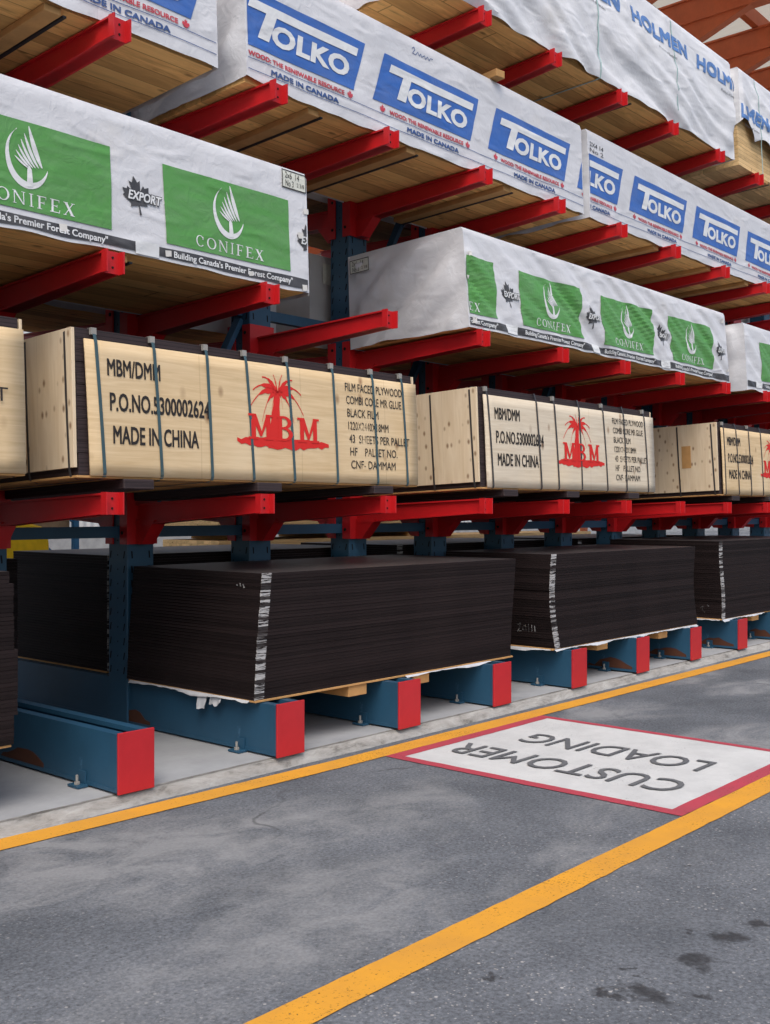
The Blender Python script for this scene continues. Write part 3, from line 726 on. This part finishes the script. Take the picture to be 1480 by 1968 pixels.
        for i, (rw, e) in enumerate(zip(rows, ends)):
            z = .565 - i*.078; T(rw, 1.835+.006*i, z, e, z+.050, .008, M['stencil_faint'])
    return t
c1 = crate(2.805, 'strapped plywood crate with teal straps and red palm tree print nearest the camera', sx=(.10,.44,.78,1.05,1.36,1.73,2.08,2.36))
c2 = crate(6.01, 'pale strapped plywood crate with red palm tree print above the bulging stack', L=2.55, face='ply_pale', strap='strap_dark', sx=(.08,.70,.95,1.31,1.68,2.02,2.38))
c3 = crate(9.93, 'strapped plywood crate at the right edge with tape patch on its end', strap='strap_dark', sx=(.09,.38,.69,1.0,1.35,1.7,2.1,2.4))
tape = MB().box(-.0145, -.0125, .29, .385, .34, .56).build('tape_patch', M['bearer'], c3)
c0 = crate(.03, 'strapped plywood crate cut off by the left edge of the photo', words=False, sx=(.1,.5,.9,1.3,1.7,2.1), strap='strap_dark')
decal('lettering', [text('PALLET', 2.06, .385, 2.415, .447, .0)], M['stencil'], c0, lambda u, v_: (u, -.021, v_), 0)
for x_, lb in ((.2, 'added light-blocking plywood crate on the back arms behind the cut off left crate'), (3.1, 'added light-blocking plywood crate on the back arms behind the nearest crate'), (5.8, 'added light-blocking plywood crate on the back arms behind the pale crate'), (8.5, 'added light-blocking plywood crate on the back arms behind the crate with tape')):  # back-arm crates added to block rear light and darken the rack interior
    crate(x_, lb, words=False, sx=(.1,.9,1.7,2.3), strap='strap_dark', y0=5.90, z0=1.39, tilt=0.0)

# ---------------------------------------------------------------- wrapped lumber packs
def fold_none(x, z): return .007*noise.noise(Vector(((x*.5+z)*6.5, (x-z)*.5, 9))) + .004*noise.noise(Vector((x*1.3, z*2, 1))) + .002*noise.noise(Vector((x*5, z*6, 3)))
def fold_diag(x, z):                                   # long diagonal creases falling to the right
    s_ = x*.60 + z*1.0 + .05*noise.noise(Vector((x*1.1, z*2.0, 0))); t_ = x*.75 - z*.45
    a = noise.noise(Vector((s_*6.5, t_*.55, 2))); b = noise.noise(Vector((s_*15, t_*1.2, 5)))
    m_ = .55 + .9*abs(noise.noise(Vector((x*.9, z*1.2, 11))))
    return m_*(.038*a + .017*b) + .004*noise.noise(Vector((x*2, z*3, 7)))
def fold_loose(x, z):                                  # slack film: swags that gather near the bottom
    k = max(0, 1-z/.85)
    s_ = z*1.0 + .30*x + .22*noise.noise(Vector((x*.7, z, 4)))
    a = noise.noise(Vector((s_*5.5, x*.5, 1))); b = noise.noise(Vector((s_*13, x*1.3, 6)))
    v_ = noise.noise(Vector((x*2.0, z*.8, 9))); d_ = noise.noise(Vector((x*4.5-z*2.5, z*1.6, 3)))
    return (.024+.038*k)*a + (.008+.016*k)*b + .016*v_ + .008*d_ + .03*math.sin(math.pi*min(1, max(0, z)))
def lumber(x0, L, z0, H, label, style, fold, y0=4.40, D=1.12, tilt=TILT, hem=None, wood='lumber', group='wrapped lumber packs on the upper arms', end='same', bearers=(), step=.035, lean=0.0, name='lumber_pack', straps=()):
    t = thing(name, label, 'lumber pack', (x0, y0, z0), (-tilt, 0, 0), group)
    hm = hem or (lambda x: .012*noise.noise(Vector((x*1.1+x0, 0, 0))) + .010*noise.noise(Vector((x*5+x0, 2, 0))))
    MB().hexa([(.012,.034,.002),(L-.012,.034,.002),(L-.012,D-.02,.002),(.012,D-.02,.002),(.012,.05+lean*H,H-.03),(L-.012,.05+lean*H,H-.03),(L-.012,D-.02,H-.03),(.012,D-.02,H-.03)]).build('sawn_boards', M[wood], t)
    ease = lambda x, z: min(1, (H-z)/.05)*min(1, x/.05, (L-x)/.05)
    def surf(x, z):
        e = max(0, ease(min(max(x,0),L), z))
        top = min(1, max(0, (H-z)/.035)); rnd_ = .014*(1-top)**2
        return lean*z + rnd_ - fold(x, z)*e
    m = MB(); nx = int(L/step); nz = max(8, int(H/step))
    xs_ = [L*i/nx for i in range(nx+1)]; zs_ = [i/nz for i in range(nz+1)]
    def front(u, q): zb = hm(u); z = zb + (H-zb)*q; return (u, surf(u, z), z)
    m.grid(front, xs_, zs_)
    ys_ = [lean*H+.014] + [D*i/8 for i in range(1, 9)]
    m.grid(lambda u, q: (u, q, H + .010*noise.noise(Vector((u*2, q*3, 5)))*(1 if .02 < q < D-.01 else 0)), xs_, ys_)
    yq = [i/40 for i in range(41)]
    def endf(xe, sgn):
        def fn(u, q):
            y = u*D; zb = hm(0 if xe == 0 else L)*(1-u) + .02*noise.noise(Vector((u*4, xe+x0, 0))) - .004
            z = zb + (H-zb)*q; d = .022 + 1.7*(.030*noise.noise(Vector(((y*.7+z)*5.0, (y-z)*.8, x0))) + .010*noise.noise(Vector(((y*.9+z)*12.0, (y-z)*1.5, x0+4))) + .02*noise.noise(Vector((y*2.2, z*2.2, x0+8)))); d = max(d, -.004)*min(1,u*9)*min(1,(1-u)*9)*min(1,(1-q)*9)*min(1,(1-u)*8)*min(1,u*8)*min(1,(1-q)*8)
            y0_ = surf(xe, z)
            return (xe + sgn*(d if xe == 0 else d*.5) , y0_ + (D-y0_)*u, z)
        return fn
    m.grid(endf(0, -1), yq, zs_); m.grid(endf(L, 1), yq, zs_)
    m.grid(lambda u, q: (u, D, H*q), [0, L], [0, 1])
    o = m.build('wrap', M['wrap_'+style], t, smooth=True, fix=False)
    bm = bmesh.new(); bm.from_mesh(o.data); bmesh.ops.remove_doubles(bm, verts=bm.verts, dist=.0006)
    sharp = .6
    bmesh.ops.recalc_face_normals(bm, faces=bm.faces)
    for e in bm.edges:
        if len(e.link_faces) == 2 and e.calc_face_angle(0) > sharp: e.smooth = False
    bm.to_mesh(o.data); bm.free()
    for x in bearers:
        MB().box(x-.045, x+.045, .03, D-.02, -.036, .001).build('bearer', M['bearer'], t, bevel=.003)
        loop('strap', [(.026,-.038),(D-.02,-.038),(D-.02,-.03),(.026,-.03)], 0, x+.06, x+.06, .02, M['strap_black'], t)
    for x in straps:
        m2 = MB()
        ps = [(H+.004, .25), (H+.004, .03)] + [(H*(1-i/16), None) for i in range(17)] + [(-.004, .05), (-.004, .8)]
        for (z, y) in ps:
            yy = (surf(x, max(z, hm(x)+.0)) - .004) if y is None else y
            for sgn in (-1, 1): m2.v.append((x + .05*(1-z/H) + sgn*.009, yy, z))
        for i in range(len(ps)-1): m2.f.append((2*i, 2*i+2, 2*i+3, 2*i+1))
        m2.build('strap', M['strap_pale'], t)
    lay = lambda off: (lambda u, z: (u, surf(u, z) - off, z))
    return t, lay, L, H, hm, style

def put(pk, nm, art, ink, off=.0045, cut=.05, lim=True, par=None):
    t, lay, L, H, hm, style = pk
    return decal(nm, art, M[ink+'_'+style], par or t, lay(off), cut*(.5 if style == 'fold' else 1), (.012, L-.012) if lim else None, (.004, H-.02))
def card(pk, x, z, w_, h, lines):                       # stapled paper label with a frame and two lines of print
    t, lay, L, H, hm, style = pk
    decal('paper_label', [quad(x, z, x+w_, z+h)], M['card'], t, lay(.005), .05)
    fr_ = [quad(x, z, x+w_, z+.005), quad(x, z+h-.005, x+w_, z+h), quad(x, z, x+.005, z+h), quad(x+w_-.005, z, x+w_, z+h)]
    for (b, a0, b0, a1, b1) in lines: fr_.append(text(b, x+a0*w_, z+b0*h, x+a1*w_, z+b1*h))
    decal('label_print', fr_, M['stencil'], t, lay(.0065), .05)
LBL = [('2x6  14', .12, .55, .72, .88), ('No 3', .14, .12, .48, .45), ('2 3/8', .62, .2, .92, .42)]
def tags_(pk, spots):
    t, lay, L, H, hm, style = pk
    for (x, z, s_) in spots:
        decal('paper_tag', [poly([(x, z), (x+s_, z+.006), (x+s_*.96, z+s_), (x-.004, z+s_*.9)])], M['tag'], t, lay(.007), 0)

# -- green-panelled packs
def emblem(x, z, s_):
    art = []; A, B = [], []                            # open crescent
    for i in range(31):
        a = R(118 + i*(342-118)/30); th = .055*math.sin(math.pi*(i+.6)/31.2)**.8
        A.append((x + s_*(.36*math.cos(a)), z + s_*(.46*math.sin(a)))); B.append((x + s_*((.36-th*1.25)*math.cos(a)+.005), z + s_*((.46-th*1.5)*math.sin(a)+.03)))
    art.append(strip(A, B))
    tips = [(.03,.50), (-.045,.375), (-.10,.275), (-.145,.18), (-.185,.09), (-.21,.0)]
    bases = [(.25,-.09), (.19,-.105), (.135,-.115), (.09,-.125), (.055,-.135), (.03,-.15)]
    for (tx, tz), (bx, bz), wd in zip(tips, bases, (.040,.026,.023,.021,.019,.017)):   # feathered tree: six curved blades
        A, B = [], []; mx, mz = tx*.52+bx*.48-.012, tz*.30+bz*.70+.02
        for j in range(11):
            t = j/10; px = (1-t)**2*tx + 2*t*(1-t)*mx + t*t*bx; pz = (1-t)**2*tz + 2*t*(1-t)*mz + t*t*bz
            dx = 2*(1-t)*(mx-tx)+2*t*(bx-mx); dz = 2*(1-t)*(mz-tz)+2*t*(bz-mz); n_ = math.hypot(dx, dz) or 1
            w_ = wd*math.sin(math.pi*min(.985, .02+t*.95))**.8 + .001
            A.append((x+s_*(px-dz/n_*w_), z+s_*(pz+dx/n_*w_))); B.append((x+s_*(px+dz/n_*w_), z+s_*(pz-dx/n_*w_)))
        art.append(strip(A, B))
    art.append(poly([(x-.015*s_, z-.43*s_), (x+.09*s_, z-.41*s_), (x+.07*s_, z-.16*s_), (x+.03*s_, z-.10*s_), (x-.005*s_, z-.16*s_)]))
    return art
WID = {'C': .9, 'O': 1.0, 'N': 1.0, 'I': .42, 'F': .78, 'E': .82, 'X': .95}
def green_unit(pk, x, last=True):
    gp = put(pk, 'green_panel', [poly([(x+.006, .095), (x+.87, .10), (x+.868, .505), (x-.004, .50)])], 'green')
    put(pk, 'emblem', emblem(x+.425, .335, .30), 'white', .0065, .06, par=gp)
    put(pk, 'lettering', serif('CONIFEX', x+.195, .118, x+.665, .178, WID), 'white', .0065, .06, par=gp)
    if last: export(pk, x+1.02)
def export(pk, cx):
    lp = put(pk, 'leaf_print', [leaf(cx, .295, .185, .2)], 'blackink', .004, .06)
    if lp is None: return
    put(pk, 'lettering', btext('EXPORT', cx-.066, .268, cx+.152, .325, .085, .25), 'blackink', .0055, .06, par=lp)
    put(pk, 'lettering', btext('EXPORT', cx-.058, .273, cx+.146, .320, .03, .25), 'white', .0078, .06, par=lp)
def green_band(pk, xs_):
    t, lay, L, H, hm, style = pk; A, B = [], []; n = int(L/.05)
    for i in range(n+1):
        x = .012 + (L-.024)*i/n; A.append((x, max(.012, hm(x)+.018))); B.append((x, .070 + .006*noise.noise(Vector((x*3, 1, 1)))))
    put(pk, 'black_band', [strip(A, B)], 'blackink', .004, .05)
    for x in xs_:
        put(pk, 'lettering', btext("Building Canada's Premier Forest Company\"", x+.03, .018, x+.86, .062, .022), 'white', .0065, .06)
        put(pk, 'band_square', [quad(x-.20, .010, x-.06, .078)], 'white', .0065, .06)
ends0 = 4.325
gA = lumber(ends0-4.27, 4.27, 2.592, .695, 'smooth white lumber pack with two large green panels above the nearest crate', 'smooth', fold_none, bearers=(1.9, 3.0))
for x in (4.27-3.385, 4.27-2.205, 4.27-1.02): green_unit(gA, x)
green_band(gA, (4.27-3.39, 4.27-2.22, 4.27-1.0)); card(gA, 4.27-.195, .575, .185, .105, LBL)
tags_(gA, [(4.27-.03, .45, .035), (4.27-1.62, .035, .04), (4.27-1.02, .025, .035), (4.27-.46, .02, .03), (4.27-.08, .30, .04), (4.27-.06, .0, .04)])
gB = lumber(5.862, 4.27, 2.598, .70, 'creased white lumber pack with grey end and green panels above the pale crate', 'fold', fold_diag, lean=.045, step=.022)
for x in (-.53, .64, 1.835, 3.035): green_unit(gB, x)
green_band(gB, (-.53, .64, 1.835, 3.035))
tags_(gB, [(.03, .50, .035), (.03, .34, .03), (.04, .03, .05), (4.15, .58, .05), (4.2, .1, .03)])
def end_card(t, y0, y1, z0, z1, x, lines):
    pl = lambda u, q: (x, u, q)
    decal('paper_label', [quad(y0, z0, y1, z1)], M['card'], t, pl, 0)
    w_, h = y1-y0, z1-z0; e = .005; art = [quad(y0,z0,y1,z0+e), quad(y0,z1-e,y1,z1), quad(y0,z0,y0+e,z1), quad(y1-e,z0,y1,z1)]
    for (b, a0, b0, a1, b1) in lines:                # seen from -X the text runs towards -Y
        V, F = text(b, y0+a0*w_, z0+b0*h, y0+a1*w_, z0+b1*h); art.append(([(y0+y1-u, q) for u, q in V], F))
    decal('label_print', art, M['stencil'], t, lambda u, q: (x-.002, u, q), 0)
end_card(gB[0], .86, 1.05, .545, .645, -.055, LBL)
gC = lumber(10.56, 4.27, 2.60, .66, 'white lumber pack with bagged grey end and green panel at the right edge', 'fold', fold_diag, step=.03, hem=lambda x: -.03 + .03*noise.noise(Vector((x*3, 0, 0))), lean=.02)
green_unit(gC, .38); green_unit(gC, 1.57); green_band(gC, (.42, 1.6))

# -- blue-panelled packs
K3 = 1.018
def blue_unit(pk, x):
    z = .2*K3; k = K3
    U = lambda art: xf(art, x, z, k)
    bp = put(pk, 'blue_panel', U([poly([(0,0),(1.0,0),(1.115,.322),(.118,.322)])]), 'blue', .003)
    if bp is None: return
    put(pk, 'lettering', U([poly([(.178,.268),(1.048,.268),(1.030,.216),(.158,.216)]), poly([(.292,.2159),(.372,.2159),(.312,.062),(.226,.062)])]), 'white', .006, .06, par=bp)
    put(pk, 'lettering', U([text('OLKO', .335, .058, .965, .182, .045, .12, 1.06)]), 'white', .006, .06, par=bp)
    put(pk, 'lettering', U(btext('WOOD: THE RENEWABLE RESOURCE', .155, -.056, .915, -.028, .05)), 'redink', .004, .08)
    put(pk, 'leaf_print', U([leaf(.09, -.040, .055), leaf(.965, -.042, .055)]), 'redink', .004, 0)
    put(pk, 'lettering', U(btext('MADE IN CANADA', .32, -.122, .865, -.090, .065)), 'navy', .004, .08)
def blue_lines(pk):
    t, lay, L, H, hm, style = pk; art = []
    for zc in (.130, .066):
        A, B = [], []; n = int(L/.06)
        for i in range(n+1):
            x = .012 + (L-.024)*i/n; z = zc*K3 + .007*noise.noise(Vector((x*2.2, zc*9, 3))); A.append((x, z)); B.append((x, z+.004))
        art.append(strip(A, B))
    put(pk, 'printed_line', art, 'navy', .004, 0)
bA = lumber(3.716-3.6, 3.6, 3.722, .733, 'white lumber pack with blue panels cut off at the top left corner', 'smooth', fold_none, y0=4.48, bearers=(1.2, 2.62))
for x in (-1.20, -2.41, -3.62): blue_unit(bA, 3.6+x)
blue_lines(bA)
bB = lumber(3.92, 3.585, 3.722, .733, 'white lumber pack with three blue panels in the middle of the third level', 'smooth', fold_none, y0=4.48, bearers=(.55, 1.45, 2.55), hem=lambda x: .014*noise.noise(Vector((x*1.3, 7, 0))) + .012*noise.noise(Vector((x*6, 2, 0))) + .03*max(0, 1-x/.35))
for x in (-.145, 1.05, 2.275, 3.49): blue_unit(bB, x)
blue_lines(bB)
bC = lumber(7.60, 4.9, 3.722, .733, 'white lumber pack with small row of blue panels at the right of the third level', 'fold', fold_none, y0=4.48, bearers=(1.2, 2.3, 3.2))
for x in (-.56, .66, 1.88, 3.10, 4.3): blue_unit(bC, x)
blue_lines(bC)
stp = [text(w_, .03, .60-.05*i, .25, .635-.05*i, .01) for i, w_ in enumerate(('2X4 14', 'No 2'))]
put(bC, 'stamp', stp, 'blackink', .004, 0)
# scribble on the middle blue pack
sc_ = []; pts = [(0,.02),(.02,.035),(.03,.02),(.005,-.01),(.04,-.01),(.06,.015),(.075,-.008),(.09,.012),(.10,-.008),(.13,.012),(.14,-.01),(.16,.014),(.175,-.008),(.19,.012),(.215,.012)]
for (a, b), (c_, d) in zip(pts[:-1], pts[1:]):
    n = Vector((-(d-b), c_-a)).normalized()*.0022; sc_.append(poly([(1.45+a+n.x, .635+b+n.y), (1.45+a-n.x, .635+b-n.y), (1.45+c_-n.x, .635+d-n.y), (1.45+c_+n.x, .635+d+n.y)]))
put(bB, 'pencil_scribble', sc_, 'navy', .003, 0)

# -- top level packs with blue lettering
def holm(pk, x, z0=.66, z1=.80, slope=0.0):
    for i in range(1):
        put(pk, 'lettering', btext('HOLMEN', x, z0, x+1.06, z1, .075, .0, 1.05), 'blue', .004, .03)
    put(pk, 'small_print', [text('Product of Sweden', x+.48, z0-.075, x+.82, z0-.05, .0)], 'blackink', .004, .06)
hA = lumber(5.42, 4.83, 4.836, .985, 'loose white tarpaulin-wrapped lumber pack with large blue lettering on the top level', 'loose', fold_loose, step=.028, straps=(2.14, 3.50), bearers=(2.7,), lean=.015)
for x in (.22, 1.48, 2.74, 4.02): holm(hA, x)
hB = lumber(10.42, 4.8, 4.836, .99, 'torn white lumber pack showing bare boards at its corner top right', 'loose', fold_loose, step=.028, wood='lumber_pale', straps=(.42,), bearers=(.7,),
            hem=lambda x: .02 if x > 1.6 else (.52 - .9*abs(x-.10) if x < .32 else .31 - .05*math.sin(x*9)))
holm(hB, -.42, .47, .62); holm(hB, .9, .47, .62)
# -- packs on the back arms
BK = 'lumber packs on the back arms'
p1 = lumber(5.76, 4.2, 2.60, .72, 'grey-wrapped lumber pack with paper label behind the tall blue post', 'grey', fold_diag, y0=5.86, D=1.1, tilt=-TILT*.5, group=BK, step=.07)
decal('paper_label', [quad(.13, .50, .33, .66)], M['card'], p1[0], p1[1](.006), 0)
decal('label_print', [quad(.16+.012*i, .53, .16+.012*i+(.004 if i % 3 else .008), .59) for i in range(11)] + [text('CANADA', .16, .615, .30, .64, .01)], M['stencil'], p1[0], p1[1](.008), 0)
p2 = lumber(1.2, 4.25, 2.60, .45, 'low grey-wrapped lumber pack behind the nearest crate', 'grey', fold_diag, y0=5.90, D=1.1, tilt=-TILT*.5, group=BK, step=.07)
lumber(2.0, 3.4, 3.74, .7, 'dark lumber pack on the back arms above the green panels', 'grey', fold_diag, y0=5.86, tilt=-TILT*.5, group=BK, step=.07, wood='lumber_old')
lumber(5.6, 4.2, 3.74, .7, 'dark lumber pack on the back arms behind the blue panels', 'grey', fold_diag, y0=5.86, tilt=-TILT*.5, group=BK, step=.07, wood='lumber_old')
lumber(10.2, 4.2, 2.60, .7, 'grey-wrapped lumber pack on the back arms at far right', 'grey', fold_diag, y0=5.86, tilt=-TILT*.5, group=BK, step=.07)
lumber(10.0, 4.2, 3.74, .7, 'added light-blocking dark lumber pack on the back arms beyond the small row of blue panels', 'grey', fold_diag, y0=5.86, tilt=-TILT*.5, group=BK, step=.07, wood='lumber_old')  # pack added to fill the back arms and keep rear light out
# small timber block lying on the arm at the top
blk = MB().box(-.30, .30, -.045, .045, 0, .055).build('timber_block', M['bearer'], None, bevel=.004)
blk.location = (6.35, 4.75, 4.46); blk.rotation_euler = (0, 0, R(82)); tag(blk, 'short pale timber block on top of the middle blue-panelled pack', 'timber block')

# ---------------------------------------------------------------- roof over the rack
roof = thing('shed_roof', 'orange steel roof structure with grey corrugated sheets over the rack', 'roof', (14.5, 8, 0))
ro = Vector((14.5, 8, 0)); ZR = 8.4
m = MB().grid(lambda u, q: (u, q, ZR+.62), [-6, 46], [4.95, 24.2]); o = m.build('roof_sheet', M['roof'], roof); o.location = -ro  # unseen rear of the roof carried far back to darken the rack interior
raf = None
for i in range(-12, 20):
    x = 14.55 + 1.55*i
    if raf is None:
        mm = MB(); mm.box(-.075, .075, 5.05, 24.0, ZR+.03, ZR+.33); mm.box(-.10, .10, 5.05, 24.0, ZR, ZR+.03); mm.box(-.10, .10, 5.05, 24.0, ZR+.33, ZR+.36)
        mm.prism([(6.0, ZR+.0), (7.2, ZR+.0), (7.2, ZR-.34), (6.95, ZR-.34)], 0, -.07, .07)
        raf = mm.build('rafter', M['orange'], roof); o = raf
    else: o = kid(raf, roof)
    o.location = Vector((x, 0, 0)) - ro
pur = None
for y in (5.15, 5.9, 6.55, 8.2, 9.8, 11.4, 13.4, 15, 16.6, 18.2, 19.8, 21.4, 23.6):
    if pur is None: pur = MB().box(-6, 46, -.05, .05, ZR+.37, ZR+.59).build('purlin', M['orange'], roof); o = pur
    else: o = kid(pur, roof)
    o.location = Vector((0, y, 0)) - ro
for x in (-4.05, 3.7, 11.45, 20.75, 30.05, 39.35):
    o = MB().box(-.12, .12, -.12, .12, ZA, ZR-.005).box(-.2, .2, -.2, .2, ZA, ZA+.03).build('post', M['orange'], roof); o.location = Vector((x, 23.5, 0)) - ro

# ---------------------------------------------------------------- beyond the rack
fk = thing('forklift', 'yellow forklift standing behind the rack at the left edge', 'forklift', (7.72, 14.6, ZA), (0, 0, R(8)))
b = MB(); prof = [(-1.1,.25),(.72,.25),(.80,.45),(.80,.95),(.70,1.16),(.45,1.22),(-.1,1.22),(-.35,.75),(-1.1,.7)]
b.prism(prof, 1, -.5, .5); b.build('body', M['yellow_body'], fk, bevel=.03)
for x in (-.75, .5):
    for y in (-.56, .38): MB().cyl((x, y, .28), .28, .18, axis=1, n=20).build('wheel', M['rubber'], fk)
gd = MB()
for (x, xt) in ((.45, .25), (-.95, -.75)):
    for y in (-.45, .45): gd.bar((x, y, 1.15 if x > 0 else .65), (xt, y, 2.15), .05, .05, (0,1,0))
gd.box(-.8, .3, -.48, .48, 2.15, 2.2); gd.build('overhead_guard', M['rubber'], fk)
ms = MB()
for y in (-.3, .3): ms.box(-1.28, -1.16, y-.05, y+.05, .1, 2.1)
ms.box(-2.2, -1.28, -.32, -.22, .1, .14); ms.box(-2.2, -1.28, .22, .32, .1, .14); ms.build('mast', M['rubber'], fk)
MB().box(-.25, .2, -.25, .25, 1.225, 1.33).box(.12, .2, -.25, .25, 1.33, 1.75).build('seat', M['dark'], fk)
sr = thing('pallet_rack', 'bright blue pallet rack with cartons across the aisle behind the rack', 'storage rack', (10.77, 17.0, ZA), (0, 0, R(90)))
for x in (0, 2.7, 5.4, 8.1):
    for y in (0, 1.0): MB().box(x-.05, x+.05, y-.05, y+.05, 0, 4.2).build('upright', M['rack_blue'], sr)
    q = MB()
    for i in range(4): q.bar((x, .05, .3+i*.9), (x, .95, 1.1+i*.9), .03, .04, (1,0,0))
    q.build('cross_brace', M['rack_blue'], sr)
for z in (1.0, 2.5, 4.0):
    for y in (0, 1.0): MB().box(.05, 8.05, y-.03, y+.03, z-.06, z+.06).build('shelf_beam', M['orange'], sr)
r_ = random.Random(11)
for z, n in ((1.061, 6), (2.561, 5)):
    for i in range(n):
        wd = r_.uniform(.8, 1.1); h = r_.uniform(.6, 1.1)
        o = MB().box(0, wd, 0, .9, 0, h).box(wd*.46, wd*.54, -.002, .902, .002, h+.002).build('carton', M['carton'], None, bevel=.01)
        o.location = (10.72, 17.1 + i*1.3, ZA+z); o.rotation_euler = (0, 0, R(90))
        tag(o, 'brown carton on the %s shelf of the blue pallet rack' % ('lower' if z < 2 else 'upper'), 'carton', 'cartons on the %s shelf of the blue pallet rack' % ('lower' if z < 2 else 'upper'))
wl = thing('warehouse_wall', 'long pale ribbed warehouse wall far behind the rack', 'building', (40, 34, ZA))  # wall made tall to shut out sky and darken the rack interior
MB().box(-50, 60, 0, 6, .6, 10).build('wall', M['clad'], wl); MB().box(-50, 60, -.05, 6, 0, .6).build('plinth', M['concrete'], wl); MB().box(-50.2, 60.2, -.4, 6.4, 10.0, 10.25).build('roof', M['roof'], wl)

for x_, n_, lb in ((8.3, 3, 'tan bundle of bare boards on the floor behind the rack columns'), (12.9, 2, 'lower tan bundle of bare boards farther along behind the rack columns')):
    bt = thing('board_bundle', lb, 'lumber bundle', (x_, 10.0, 0), group='bare board bundles behind the rack')
    for j in range(n_):
        z_ = .10 + j*.47
        MB().box(0, 4.1, 0, 1.1, z_, z_+.405).build('board_layer', M['lumber_pale'], bt, bevel=.003)
        for q_ in (.5, 2.05, 3.6): MB().box(q_-.045, q_+.045, .0, 1.1, z_-.062 if j else 0.002, z_-.002).build('bearer', M['bearer'], bt)
